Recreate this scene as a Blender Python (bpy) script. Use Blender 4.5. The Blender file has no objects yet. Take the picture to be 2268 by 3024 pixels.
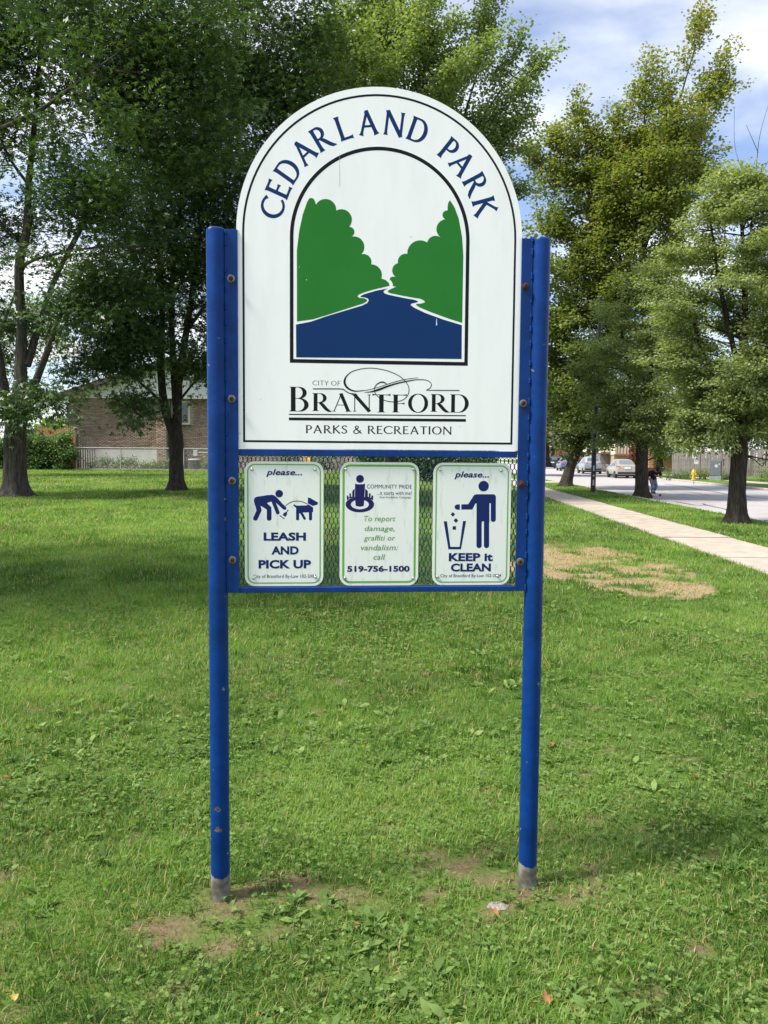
import bpy, math, random
import numpy as np
from mathutils import Vector, Matrix
from mathutils.geometry import delaunay_2d_cdt

random.seed(7)
RNG = np.random.default_rng(11)
scene = bpy.context.scene
COL = scene.collection

# ------------------------------------------------------------------ camera
CAM_H, PITCH, ROLL, FPX = 1.55, math.radians(4.07), math.radians(0.46), 2350.0
_f = np.array([0, math.cos(PITCH), -math.sin(PITCH)])
_r0 = np.array([1.0, 0, 0]); _u0 = np.cross(_r0, _f)
_r = math.cos(ROLL) * _r0 + math.sin(ROLL) * _u0
_u = -math.sin(ROLL) * _r0 + math.cos(ROLL) * _u0
cam_d = bpy.data.cameras.new('camera')
cam = bpy.data.objects.new('camera', cam_d)
COL.objects.link(cam)
cam_d.sensor_fit = 'VERTICAL'; cam_d.sensor_height = 24.0
cam_d.lens = FPX / 3024 * 24.0
cam_d.clip_start = 0.05; cam_d.clip_end = 3000
M = Matrix(((_r[0], _u[0], -_f[0], 0), (_r[1], _u[1], -_f[1], 0), (_r[2], _u[2], -_f[2], CAM_H), (0, 0, 0, 1)))
cam.matrix_world = M
scene.camera = cam

# ------------------------------------------------------------------ sky, sun, exposure
SUN_EL, SUN_AZ = math.radians(54), math.radians(-108)     # azimuth from +Y, negative = to the left
world = bpy.data.worlds.new('World'); scene.world = world; world.use_nodes = True
nt = world.node_tree; nt.nodes.clear()
N = nt.nodes.new; Lk = nt.links.new
out = N('ShaderNodeOutputWorld'); bg = N('ShaderNodeBackground'); bg.inputs['Strength'].default_value = 0.11
sky = N('ShaderNodeTexSky'); sky.sky_type = 'NISHITA'; sky.sun_disc = False
sky.sun_elevation = SUN_EL; sky.sun_rotation = SUN_AZ
sky.air_density = 1.1; sky.dust_density = 0.4; sky.ozone_density = 2.0
tc = N('ShaderNodeTexCoord'); sep = N('ShaderNodeSeparateXYZ'); Lk(tc.outputs['Generated'], sep.inputs[0])
def wmath(op, a, b):
    n = N('ShaderNodeMath'); n.operation = op
    for i, v in enumerate((a, b)):
        if v is None: continue
        if isinstance(v, (int, float)): n.inputs[i].default_value = v
        else: Lk(v, n.inputs[i])
    return n.outputs[0]
zz = wmath('ADD', wmath('MAXIMUM', sep.outputs['Z'], 0.0), 0.16)
px_ = wmath('DIVIDE', sep.outputs['X'], zz); py_ = wmath('DIVIDE', sep.outputs['Y'], zz)
cmb = N('ShaderNodeCombineXYZ'); Lk(px_, cmb.inputs[0]); Lk(py_, cmb.inputs[1]); cmb.inputs[2].default_value = 3.7
mp = N('ShaderNodeMapping'); mp.inputs['Rotation'].default_value = (0, 0, math.radians(35)); mp.inputs['Scale'].default_value = (0.85, 1.35, 1)
Lk(cmb.outputs[0], mp.inputs['Vector'])
no = N('ShaderNodeTexNoise'); no.inputs['Scale'].default_value = 1.55; no.inputs['Detail'].default_value = 7; no.inputs['Roughness'].default_value = 0.5; no.inputs['Distortion'].default_value = 0.25
Lk(mp.outputs[0], no.inputs['Vector'])
rp = N('ShaderNodeValToRGB'); rp.color_ramp.elements[0].position = 0.41; rp.color_ramp.elements[1].position = 0.63
rp.color_ramp.elements[0].color = (0.10, 0.10, 0.10, 1)
Lk(no.outputs['Fac'], rp.inputs[0])
no2 = N('ShaderNodeTexNoise'); no2.inputs['Scale'].default_value = 3.2; no2.inputs['Detail'].default_value = 5
Lk(mp.outputs[0], no2.inputs['Vector'])
cr = N('ShaderNodeValToRGB'); cr.color_ramp.elements[0].position = 0.3; cr.color_ramp.elements[1].position = 0.7
cr.color_ramp.elements[0].color = (4.0, 4.1, 4.4, 1); cr.color_ramp.elements[1].color = (5.0, 5.1, 5.2, 1)
Lk(no2.outputs['Fac'], cr.inputs[0])
boost = N('ShaderNodeMix'); boost.data_type = 'RGBA'; boost.blend_type = 'MULTIPLY'; boost.inputs[0].default_value = 1
Lk(sky.outputs[0], boost.inputs[6]); boost.inputs[7].default_value = (0.62, 0.65, 0.75, 1)
mx = N('ShaderNodeMix'); mx.data_type = 'RGBA'
Lk(rp.outputs[0], mx.inputs[0]); Lk(boost.outputs[2], mx.inputs[6]); Lk(cr.outputs[0], mx.inputs[7])
Lk(mx.outputs[2], bg.inputs['Color']); Lk(bg.outputs[0], out.inputs[0])

sun_d = bpy.data.lights.new('sun', 'SUN'); sun = bpy.data.objects.new('sun', sun_d); COL.objects.link(sun)
sun_d.energy = 2.8; sun_d.angle = math.radians(10); sun_d.color = (1.0, 0.95, 0.85)
sdir = Vector((math.sin(SUN_AZ) * math.cos(SUN_EL), math.cos(SUN_AZ) * math.cos(SUN_EL), math.sin(SUN_EL)))
sun.rotation_euler = sdir.to_track_quat('Z', 'Y').to_euler(); sun.location = (0, 0, 40)

scene.render.engine = 'CYCLES'
cy = scene.cycles
cy.max_bounces = 6; cy.diffuse_bounces = 3; cy.glossy_bounces = 2; cy.transmission_bounces = 4; cy.transparent_max_bounces = 6
cy.caustics_reflective = False; cy.caustics_refractive = False
cy.use_denoising = True; cy.use_adaptive_sampling = False; cy.sample_clamp_indirect = 6
scene.view_settings.view_transform = 'Standard'; scene.view_settings.look = 'None'
scene.view_settings.gamma = 1; scene.view_settings.use_curve_mapping = False
scene.view_settings.exposure = 1.33

# ------------------------------------------------------------------ where things stand
O3 = np.array([0, 0, CAM_H])
def ray(x, y):
    return _f + (x - 1134) / FPX * _r - (y - 1512) / FPX * _u
def at(x, y, D):                         # photo pixel -> point at distance D
    d = ray(x, y); return O3 + d * (D / d[1])
K = 2268 / 1659.0
def w(x, y, D):                          # same, 1659-px reading
    return at(x * K, y * K, D)
def sstep(t): t = np.clip(t, 0, 1); return t * t * (3 - 2 * t)
def gz(x, y):                            # height of the lawn
    x = np.asarray(x, float); y = np.asarray(y, float)
    b = 1 - sstep((x + 3) / 8.0)
    return 0.0155 * np.clip(y - 4, 0, 42) * b
KERB_N = lambda y: 8.45 + 0.05 * y       # near kerb of the road
KERB_F = lambda y: 16.6 + 0.075 * y      # far kerb
ROAD_Z = -0.11

# ------------------------------------------------------------------ helpers
def tag(o, label=None, cat=None, group=None, kind=None):
    if label: o['label'] = label
    if cat: o['category'] = cat
    if group: o['group'] = group
    if kind: o['kind'] = kind
    return o
def empty(name, loc=(0, 0, 0), rz=0.0, label=None, cat=None, group=None):
    o = bpy.data.objects.new(name, None); COL.objects.link(o)
    o.location = tuple(float(v) for v in loc); o.rotation_euler = (0, 0, rz); o.empty_display_size = 0.1
    return tag(o, label, cat, group)
def link(name, me, mat=None, parent=None, smooth=False):
    if mat is not None:
        me.materials.clear(); me.materials.append(mat)
    if smooth and len(me.polygons):
        me.polygons.foreach_set('use_smooth', [True] * len(me.polygons))
    o = bpy.data.objects.new(name, me); COL.objects.link(o)
    if parent is not None: o.parent = parent
    return o
def share(o, parent, loc=None, rot=None, scale=None):
    c = o.copy(); COL.objects.link(c); c.parent = parent
    if loc is not None: c.location = loc
    if rot is not None: c.rotation_euler = rot
    if scale is not None: c.scale = scale
    return c
def np_mesh(name, V, F, tint=None, k=None):
    """V (n,3), F (m,k) all faces with the same number of corners"""
    me = bpy.data.meshes.new(name)
    V = np.ascontiguousarray(V, dtype=np.float32); F = np.ascontiguousarray(F, dtype=np.int32)
    m, k = F.shape
    me.vertices.add(len(V)); me.vertices.foreach_set('co', V.ravel())
    me.loops.add(m * k); me.loops.foreach_set('vertex_index', F.ravel())
    me.polygons.add(m); me.polygons.foreach_set('loop_start', np.arange(0, m * k, k, dtype=np.int32))
    me.update(calc_edges=True)
    if tint is not None:
        a = me.attributes.new('tint', 'FLOAT', 'POINT'); a.data.foreach_set('value', np.ascontiguousarray(tint, dtype=np.float32))
    return me

class MB:
    def __init__(s): s.v = []; s.f = []
    def add(s, vs, fs):
        b = len(s.v); s.v += [tuple(map(float, p)) for p in vs]; s.f += [tuple(i + b for i in f) for f in fs]; return s
    def box(s, x0, x1, y0, y1, z0, z1):
        return s.add([(x0, y0, z0), (x1, y0, z0), (x1, y1, z0), (x0, y1, z0), (x0, y0, z1), (x1, y0, z1), (x1, y1, z1), (x0, y1, z1)],
                     [(0, 3, 2, 1), (4, 5, 6, 7), (0, 1, 5, 4), (1, 2, 6, 5), (2, 3, 7, 6), (3, 0, 4, 7)])
    def bbox(s, x0, x1, y0, y1, z0, z1, b=0.01):          # chamfered box
        vs = []
        for z, i in ((z0, b), (z0 + b, 0), (z1 - b, 0), (z1, b)):
            c = [(x0 + i + (b if i == 0 else 0) * 0, y0 + i), (x1 - i, y0 + i), (x1 - i, y1 - i), (x0 + i, y1 - i)]
            vs += [(p[0], p[1], z) for p in c]
        fs = [(3, 2, 1, 0), (12, 13, 14, 15)]
        for k in range(3):
            for j in range(4):
                fs.append((k * 4 + j, k * 4 + (j + 1) % 4, (k + 1) * 4 + (j + 1) % 4, (k + 1) * 4 + j))
        return s.add(vs, fs)
    def tube(s, pts, rad, n=8, cap=True, seed=0, rough=0.0):
        pts = [Vector(p) for p in pts]
        if not isinstance(rad, (list, tuple, np.ndarray)): rad = [rad] * len(pts)
        rr = random.Random(seed)
        ref = Vector((0.3, 1, 0.1)).normalized(); vs = []
        for i, p in enumerate(pts):
            d = (pts[min(i + 1, len(pts) - 1)] - pts[max(i - 1, 0)]).normalized()
            a = d.cross(ref)
            if a.length < 0.05: a = d.cross(Vector((1, 0, 0)))
            a.normalize(); b = d.cross(a)
            for j in range(n):
                t = 2 * math.pi * j / n; q = rad[i] * (1 + rough * (rr.random() - 0.5))
                vs.append(p + a * math.cos(t) * q + b * math.sin(t) * q)
        fs = []
        for i in range(len(pts) - 1):
            for j in range(n):
                fs.append((i * n + j, i * n + (j + 1) % n, (i + 1) * n + (j + 1) % n, (i + 1) * n + j))
        if cap:
            fs.append(tuple(range(n - 1, -1, -1))); fs.append(tuple((len(pts) - 1) * n + j for j in range(n)))
        return s.add(vs, fs)
    def poly(s, pts, y0, y1):             # (x,z) outline extruded along y, front at y0
        n = len(pts)
        return s.add([(p[0], y0, p[1]) for p in pts] + [(p[0], y1, p[1]) for p in pts],
                     [tuple(range(n)), tuple(range(2 * n - 1, n - 1, -1))] + [(j, j + n, (j + 1) % n + n, (j + 1) % n) for j in range(n)])
    def lathe(s, prof, c=(0, 0, 0), n=16, axis='z'):
        vs = []
        for r, h in prof:
            for j in range(n):
                t = 2 * math.pi * j / n
                p = (r * math.cos(t), r * math.sin(t), h)
                if axis == 'y': p = (p[0], p[2], p[1])
                if axis == 'x': p = (p[2], p[0], p[1])
                vs.append((p[0] + c[0], p[1] + c[1], p[2] + c[2]))
        fs = []
        for i in range(len(prof) - 1):
            for j in range(n):
                fs.append((i * n + j, i * n + (j + 1) % n, (i + 1) * n + (j + 1) % n, (i + 1) * n + j))
        fs.append(tuple(range(n - 1, -1, -1))); fs.append(tuple((len(prof) - 1) * n + j for j in range(n)))
        return s.add(vs, fs)
    def mesh(s, name='m'):
        me = bpy.data.meshes.new(name); me.from_pydata(s.v, [], s.f); me.update(); return me
    def build(s, name, mat, parent=None, smooth=False, fix=True):
        me = s.mesh(name)
        if fix:
            import bmesh
            bm = bmesh.new(); bm.from_mesh(me); bmesh.ops.recalc_face_normals(bm, faces=bm.faces); bm.to_mesh(me); bm.free()
        o = link(name, me, mat, parent, smooth)
        if smooth:
            try: me.set_sharp_from_angle(angle=math.radians(40))
            except Exception: pass
        return o

# ------------------------------------------------------------------ materials
def lin(c): return tuple(((v / 255.0) / 12.92 if v / 255.0 <= 0.04045 else ((v / 255.0 + 0.055) / 1.055) ** 2.4) for v in c)
def mat(name, col, rough=0.6, noise=0.0, nscale=8.0, bump=0.0, bscale=60.0, metal=0.0, col2=None, spec=0.5, stretch=(1, 1, 1), detail=5, lo=0.35, hi=0.65, coat=0.0):
    m = bpy.data.materials.new(name); m.use_nodes = True; t = m.node_tree; n = t.nodes; l = t.links
    p = n['Principled BSDF']; p.inputs['Roughness'].default_value = rough; p.inputs['Metallic'].default_value = metal
    p.inputs['Specular IOR Level'].default_value = spec
    if coat: p.inputs['Coat Weight'].default_value = coat
    c1 = tuple(col) + (1,)
    if col2 is None: col2 = tuple(max(0, v * (1 - noise)) for v in col)
    tcn = n.new('ShaderNodeTexCoord'); mpn = n.new('ShaderNodeMapping'); mpn.inputs['Scale'].default_value = stretch
    l.new(tcn.outputs['Object'], mpn.inputs['Vector'])
    if noise or col2 != tuple(col):
        nn = n.new('ShaderNodeTexNoise'); nn.inputs['Scale'].default_value = nscale; nn.inputs['Detail'].default_value = detail
        nn.inputs['Roughness'].default_value = 0.6
        l.new(mpn.outputs[0], nn.inputs['Vector'])
        r = n.new('ShaderNodeValToRGB'); r.color_ramp.elements[0].position = lo; r.color_ramp.elements[1].position = hi
        r.color_ramp.elements[0].color = tuple(col2) + (1,); r.color_ramp.elements[1].color = c1
        l.new(nn.outputs['Fac'], r.inputs[0]); l.new(r.outputs[0], p.inputs['Base Color'])
    else: p.inputs['Base Color'].default_value = c1
    if bump:
        bn = n.new('ShaderNodeTexNoise'); bn.inputs['Scale'].default_value = bscale; bn.inputs['Detail'].default_value = 4
        l.new(mpn.outputs[0], bn.inputs['Vector'])
        b = n.new('ShaderNodeBump'); b.inputs['Strength'].default_value = bump; b.inputs['Distance'].default_value = 0.02
        l.new(bn.outputs['Fac'], b.inputs['Height']); l.new(b.outputs[0], p.inputs['Normal'])
    return m
def leaf_mat(name, stops, trans=0.45, rough=0.5, tcol=1.0, spec=0.35):
    """colour runs over the per-leaf tint attribute"""
    m = bpy.data.materials.new(name); m.use_nodes = True; t = m.node_tree; n = t.nodes; l = t.links
    p = n['Principled BSDF']; p.inputs['Roughness'].default_value = rough; p.inputs['Specular IOR Level'].default_value = spec
    a = n.new('ShaderNodeAttribute'); a.attribute_name = 'tint'
    r = n.new('ShaderNodeValToRGB'); e = r.color_ramp.elements
    while len(e) < len(stops): e.new(0.5)
    for i, (q, c) in enumerate(stops): e[i].position = q; e[i].color = tuple(c) + (1,)
    l.new(a.outputs['Fac'], r.inputs[0]); l.new(r.outputs[0], p.inputs['Base Color'])
    tr = n.new('ShaderNodeBsdfTranslucent'); mxn = n.new('ShaderNodeMix'); mxn.data_type = 'RGBA'; mxn.blend_type = 'MULTIPLY'; mxn.inputs[0].default_value = 1
    l.new(r.outputs[0], mxn.inputs[6]); mxn.inputs[7].default_value = (1.5 * tcol, 1.6 * tcol, 0.6 * tcol, 1); l.new(mxn.outputs[2], tr.inputs[0])
    ms = n.new('ShaderNodeMixShader'); ms.inputs[0].default_value = trans
    l.new(p.outputs[0], ms.inputs[1]); l.new(tr.outputs[0], ms.inputs[2]); l.new(ms.outputs[0], n['Material Output'].inputs[0])
    return m
def bark_mat(name, c1, c2, sc=1.0):
    m = bpy.data.materials.new(name); m.use_nodes = True; t = m.node_tree; n = t.nodes; l = t.links
    p = n['Principled BSDF']; p.inputs['Roughness'].default_value = 0.95; p.inputs['Specular IOR Level'].default_value = 0.2
    tcn = n.new('ShaderNodeTexCoord'); mpn = n.new('ShaderNodeMapping'); mpn.inputs['Scale'].default_value = (9 * sc, 9 * sc, 1.3 * sc)
    l.new(tcn.outputs['Object'], mpn.inputs['Vector'])
    nn = n.new('ShaderNodeTexNoise'); nn.inputs['Scale'].default_value = 2.2; nn.inputs['Detail'].default_value = 8; nn.inputs['Roughness'].default_value = 0.7
    l.new(mpn.outputs[0], nn.inputs['Vector'])
    r = n.new('ShaderNodeValToRGB'); r.color_ramp.elements[0].position = 0.38; r.color_ramp.elements[1].position = 0.62
    r.color_ramp.elements[0].color = tuple(c2) + (1,); r.color_ramp.elements[1].color = tuple(c1) + (1,)
    l.new(nn.outputs['Fac'], r.inputs[0]); l.new(r.outputs[0], p.inputs['Base Color'])
    b = n.new('ShaderNodeBump'); b.inputs['Strength'].default_value = 1.0; b.inputs['Distance'].default_value = 0.05
    l.new(nn.outputs['Fac'], b.inputs['Height']); l.new(b.outputs[0], p.inputs['Normal'])
    return m

BLUE = mat('blue_paint', (0.004, 0.042, 0.21), 0.5, noise=0.3, nscale=14, bump=0.05, bscale=90, spec=0.18)
BLUE_MESH = mat('blue_mesh_paint', (0.008, 0.035, 0.14), 0.5, noise=0.3, nscale=20)
def panel_mat(name, base, dirt, streak=(60, 60, 4), amt=0.5, lo=0.62, hi=0.8, rough=0.4):
    return mat(name, base, rough, col2=base) if amt == 0 else None
def sign_white(name, base, dirt, scale, stretch, lo, hi, rough):
    m = mat(name, dirt, rough, col2=base, nscale=scale, stretch=stretch, lo=lo, hi=hi, detail=7, spec=0.4)
    return m
WHITE_PANEL = sign_white('white_panel_enamel', (0.92, 0.90, 0.90), (0.86, 0.845, 0.84), 5.0, (3, 1, .7), 0.45, 0.75, 0.32)
WHITE_PLATE = sign_white('weathered_white_plate', (0.80, 0.81, 0.775), (0.52, 0.52, 0.47), 26.0, (1.6, 1, 0.35), 0.56, 0.80, 0.45)
NAVY = mat('navy_vinyl', (0.003, 0.032, 0.135), 0.4, noise=0.08, nscale=5, spec=0.15)
NAVY2 = mat('dark_navy_print', (0.008, 0.02, 0.12), 0.45, spec=0.15)
PURPLE = mat('purple_navy_print', (0.018, 0.014, 0.10), 0.45, spec=0.15)
INK = mat('black_vinyl', (0.008, 0.008, 0.010), 0.35, spec=0.15)
GREEN_G = mat('green_vinyl', (0.022, 0.185, 0.025), 0.4, noise=0.08, nscale=4, spec=0.15)
GREEN_L = mat('lime_green_print', (0.16, 0.40, 0.055), 0.45, noise=0.12, nscale=40)
GREEN_T = mat('olive_green_print', (0.13, 0.26, 0.05), 0.5)
RUST = mat('rusty_iron', (0.09, 0.032, 0.016), 0.85, noise=0.7, nscale=90, bump=0.3, bscale=250)
WASHER = mat('dull_zinc', (0.28, 0.27, 0.25), 0.5, metal=0.6, noise=0.5, nscale=120)
STEEL = mat('stainless_rivet', (0.6, 0.6, 0.6), 0.3, metal=0.9)
DARKHOLE = mat('dark_recess', (0.02, 0.02, 0.02), 0.8)
# ================================================================== flat lettering and print
def ccw(p):
    a = sum(p[i][0] * p[(i + 1) % len(p)][1] - p[(i + 1) % len(p)][0] * p[i][1] for i in range(len(p)))
    return p if a > 0 else p[::-1]
def union_flat(polys):
    """union of overlapping outlines -> triangles (list of 2D verts, faces)"""
    vs, fs = [], []
    for p in polys:
        q = []
        for c in ccw([tuple(map(float, c)) for c in p]):
            if not q or (abs(c[0] - q[-1][0]) + abs(c[1] - q[-1][1])) > 1e-6: q.append(c)
        if len(q) < 3: continue
        b = len(vs); vs += [Vector(c) for c in q]; fs.append(list(range(b, b + len(q))))
    r = delaunay_2d_cdt(vs, [], fs, 1, 1e-6)
    return [(v.x, v.y) for v in r[0]], [tuple(f) for f, o in zip(r[2], r[5]) if o]
def flat_obj(name, polys, y, m, parent, label=None):
    v, f = union_flat(polys)
    me = bpy.data.meshes.new(name); me.from_pydata([(a, y, b) for a, b in v], [], f); me.update()
    o = link(name, me, m, parent)
    if label: o['label'] = label
    return o
def arc3(a, b, c, n=10):
    ax, ay = a; bx, by = b; cx, cy_ = c
    d = 2 * (ax * (by - cy_) + bx * (cy_ - ay) + cx * (ay - by))
    ux = ((ax * ax + ay * ay) * (by - cy_) + (bx * bx + by * by) * (cy_ - ay) + (cx * cx + cy_ * cy_) * (ay - by)) / d
    uy = ((ax * ax + ay * ay) * (cx - bx) + (bx * bx + by * by) * (ax - cx) + (cx * cx + cy_ * cy_) * (bx - ax)) / d
    r = math.hypot(ax - ux, ay - uy)
    t0, tb, t1 = (math.atan2(q[1] - uy, q[0] - ux) for q in (a, b, c))
    def un(t, s): return (t - s) % (2 * math.pi)
    if un(tb, t0) < un(t1, t0): sw = un(t1, t0)
    else: sw = un(t1, t0) - 2 * math.pi
    return [(ux + r * math.cos(t0 + sw * i / n), uy + r * math.sin(t0 + sw * i / n)) for i in range(n + 1)]
def smooth(pts, n=6):
    """Catmull-Rom through points of any dimension"""
    P = [np.array(p, float) for p in pts]; P = [2 * P[0] - P[1]] + P + [2 * P[-1] - P[-2]]
    o = []
    for i in range(1, len(P) - 2):
        for k in range(n):
            t = k / n
            o.append(0.5 * (2 * P[i] + (P[i + 1] - P[i - 1]) * t + (2 * P[i - 1] - 5 * P[i] + 4 * P[i + 1] - P[i + 2]) * t * t + (3 * P[i] - P[i - 1] - 3 * P[i + 1] + P[i + 2]) * t ** 3))
    o.append(P[-2]); return o
def ribs(pts):
    """variable width stroke [(x,y,w)...] -> list of small quads"""
    P = [np.array(p[:2], float) for p in pts]; W = [p[2] for p in pts]; L = []; R = []
    for i in range(len(P)):
        d = P[min(i + 1, len(P) - 1)] - P[max(i - 1, 0)]; d /= (np.linalg.norm(d) + 1e-12); nn = np.array([-d[1], d[0]])
        L.append(P[i] + nn * W[i] / 2); R.append(P[i] - nn * W[i] / 2)
    return [[tuple(L[i]), tuple(L[i + 1]), tuple(R[i + 1]), tuple(R[i])] for i in range(len(P) - 1)]
def disc(cx, cy_, r, n=28, ry=None): return [(cx + r * math.cos(2 * math.pi * i / n), cy_ + (ry or r) * math.sin(2 * math.pi * i / n)) for i in range(n)]
def capsule(x0, y0, x1, y1, r, r1=None):
    r1 = r1 or r
    return ribs([(x0, y0, 2 * r), (x1, y1, 2 * r1)]) + [disc(x0, y0, r), disc(x1, y1, r1)]
def ring(cx, cy_, rx, ry, wx, wy, t0=0, t1=360, n=48):
    o = []
    for i in range(n):
        a, b = math.radians(t0 + (t1 - t0) * i / n), math.radians(t0 + (t1 - t0) * (i + 1) / n)
        o.append([(cx + rx * math.cos(a), cy_ + ry * math.sin(a)), (cx + rx * math.cos(b), cy_ + ry * math.sin(b)),
                  (cx + (rx - wx) * math.cos(b), cy_ + (ry - wy) * math.sin(b)), (cx + (rx - wx) * math.cos(a), cy_ + (ry - wy) * math.sin(a))])
    return o

# --- drawn capitals: cap height 1, style = (thick, thin, flare or serif)
def glyph(ch, T, t, serif, slab):
    """serif: half length added at stroke ends; slab False = flared ends, True = hairline serifs"""
    S = []
    def stem(x0, y0, x1, y1, wd, e0=True, e1=True):
        if slab:
            S.extend(ribs([(x0, y0, wd), (x1, y1, wd)]))
            for e, (x, y) in ((e0, (x0, y0)), (e1, (x1, y1))):
                if e:
                    yy = y + (0.5 * slab if y < 0.5 else -0.5 * slab)
                    S.extend(ribs([(x - wd / 2 - serif, yy, slab), (x + wd / 2 + serif, yy, slab)]))
                    s = 1 if y < 0.5 else -1
                    S.append([(x - wd / 2 - serif * .55, y + s * slab * .9), (x + wd / 2 + serif * .55, y + s * slab * .9), (x + wd / 2, y + s * (slab + serif * .55)), (x - wd / 2, y + s * (slab + serif * .55))])
        else:
            L = math.hypot(x1 - x0, y1 - y0); P = []
            for k in range(13):
                q = k / 12; a = max(0, 1 - q * L / 0.17) if e0 else 0; b = max(0, 1 - (1 - q) * L / 0.17) if e1 else 0
                P.append((x0 + (x1 - x0) * q, y0 + (y1 - y0) * q, wd + 2 * serif * (a ** 2.2 + b ** 2.2)))
            S.extend(ribs(P))
    def bar(x0, x1, y, wd, e1=True):
        P = []
        for k in range(9):
            q = k / 8; b = max(0, 1 - (1 - q) * abs(x1 - x0) / 0.15) if e1 else 0
            P.append((x0 + (x1 - x0) * q, y, wd + (1.7 * serif if not slab else 1.3 * serif) * b ** 2))
        S.extend(ribs(P))
    def bowl(x0, y0, x1, y1, thick, thin_, power=1.0):
        """D-like bowl from (x0,y1) round x1 to (x0,y0)"""
        P = [];cy0 = (y0 + y1) / 2; ry = (y1 - y0) / 2 - thin_ / 2
        xm = x0 + (x1 - x0) * 0.34
        P.append((x0, y1 - thin_ / 2, thin_))
        for k in range(25):
            a = math.radians(90 - 180 * k / 24)
            P.append((xm + (x1 - thick / 2 - xm) * math.cos(a), cy0 + ry * math.sin(a), thin_ + (thick - thin_) * math.cos(a) ** 1.3))
        P.append((x0, y0 + thin_ / 2, thin_)); S.extend(ribs(P))
    W_ = 0.6
    if ch == 'A':
        W_ = .84; stem(.10, 0, .43, 1, t, True, False); stem(.74, 0, .40, 1.0, T, True, False); S.append([(.36 - t/2, .9), (.50, .9), (.46, 1.0), (.36, 1.0)]); S.extend(ribs([(.24, .36, t * .85), (.62, .36, t * .85)]))
    elif ch == 'B':
        W_ = .66; stem(.14, 0, .14, 1, T, True, True); bowl(.14, .52, .56, 1, T * .9, t * .7); bowl(.14, 0, .62, .54, T * .95, t * .7)
    elif ch == 'C':
        W_ = .80; P = []
        for k in range(33):
            a = math.radians(42 + 276 * k / 32); c = -math.cos(a)
            P.append((.48 + .42 * math.cos(a), .5 + (.5 - t / 2) * math.sin(a), t * .95 + (T - t * .95) * max(0, c) ** 1.2 + (serif * 1.3 if k in (0,) else (serif * .8 if k == 1 else 0))))
        S.extend(ribs(P))
    elif ch == 'D':
        W_ = .80; stem(.12, 0, .12, 1, T, True, True); bowl(.12, 0, .78, 1, T * 1.05, t * .75)
    elif ch == 'E':
        W_ = .58; stem(.13, 0, .13, 1, T, True, True); bar(.13, .52, 1 - t / 2, t * .9); bar(.13, .46, .53, t * .8); bar(.13, .56, t / 2, t * .9)
    elif ch == 'F':
        W_ = .56; stem(.13, 0, .13, 1, T, True, True); bar(.13, .54, 1 - t / 2, t * .9); bar(.13, .46, .50, t * .8)
    elif ch == 'I':
        W_ = .24; stem(.12, 0, .12, 1, T)
    elif ch == 'K':
        W_ = .70; stem(.12, 0, .12, 1, T); stem(.14, .50, .60, 1, t, False, True); stem(.24, .55, .66, 0.0, T, False, True)
    elif ch == 'L':
        W_ = .58; stem(.13, 0, .13, 1, T); bar(.13, .57, t / 2, t * .95)
    elif ch == 'N':
        W_ = .82; stem(.10, 0, .10, 1, t, True, not slab); stem(.72, 0.0, .72, 1, t, False, True); stem(.08, 1, .74, 0, T * 1.05, bool(slab), False)
    elif ch == 'O':
        W_ = .92; P = []
        for k in range(41):
            a = math.radians(360 * k / 40)
            P.append((.46 + (.44 - T / 2) * math.cos(a), .5 + (.51 - t / 2) * math.sin(a), t * .8 + (T * 1.05 - t * .8) * abs(math.cos(a)) ** 1.3))
        S.extend(ribs(P))
    elif ch == 'P':
        W_ = .58; stem(.13, 0, .13, 1, T); bowl(.13, .42, .58, 1, T * .95, t * .75)
    elif ch == 'R':
        W_ = .72; stem(.13, 0, .13, 1, T); bowl(.13, .46, .58, 1, T * .95, t * .75)
        S.extend(ribs([(.30, .50, T * .8), (.42, .34, T), (.56, .12, T), (.66, .02, T * .85), (.78, -0.03, T * .2)]))
    elif ch == 'S':
        W_ = .56
        P = smooth([(.48, .82, t * 1.3), (.40, .95, t), (.26, .955, t), (.12, .86, T * .7), (.10, .72, T * .9), (.22, .58, T), (.38, .46, T), (.47, .30, T * .9), (.44, .12, T * .75), (.30, .04, t), (.16, .05, t), (.05, .18, t * 1.3)], 4)
        S.extend(ribs([tuple(p) for p in P]))
    elif ch == 'T':
        W_ = .66; stem(.33, 0, .33, 1, T, True, False); bar(.33, .64, 1 - t / 2, t * .9); bar(.33, .02, 1 - t / 2, t * .9)
    elif ch == 'Y':
        W_ = .66; stem(.33, 0, .33, .5, T, True, False); stem(.33, .46, .04, 1, T, False, True); stem(.33, .46, .62, 1, t, False, True)
    elif ch == '&':
        W_ = .80
        P = smooth([(.78, .02, T * .8), (.56, .26, T), (.30, .60, T), (.22, .78, T * .8), (.30, .95, t), (.44, .93, t), (.48, .78, t), (.36, .60, t), (.16, .42, t), (.07, .24, T * .8), (.14, .07, t), (.32, .02, t), (.50, .12, t), (.62, .30, t), (.68, .44, t)], 4)
        S.extend(ribs([tuple(p) for p in P]))
    return S, W_
def word(txt, T, t, serif, slab, space=0.10, gap=0.42, big=None):
    """-> strokes from x=0, total width"""
    out_, x = [], 0
    for i, ch in enumerate(txt):
        if ch == ' ': x += gap; continue
        s = big if (big and i == 0) else 1
        g, wd = glyph(ch, T, t, serif, slab)
        out_ += [[((a * s + x), b * s) for a, b in p] for p in g]; x += wd * s + space
    return out_, x - space
def fit(polys, x0, z0, x1, z1):
    xs = [c[0] for p in polys for c in p]; ys = [c[1] for p in polys for c in p]
    a, b, c, d = min(xs), max(xs), min(ys), max(ys)
    return [[(x0 + (q[0] - a) / (b - a) * (x1 - x0), z0 + (q[1] - c) / (d - c) * (z1 - z0)) for q in p] for p in polys]
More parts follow.
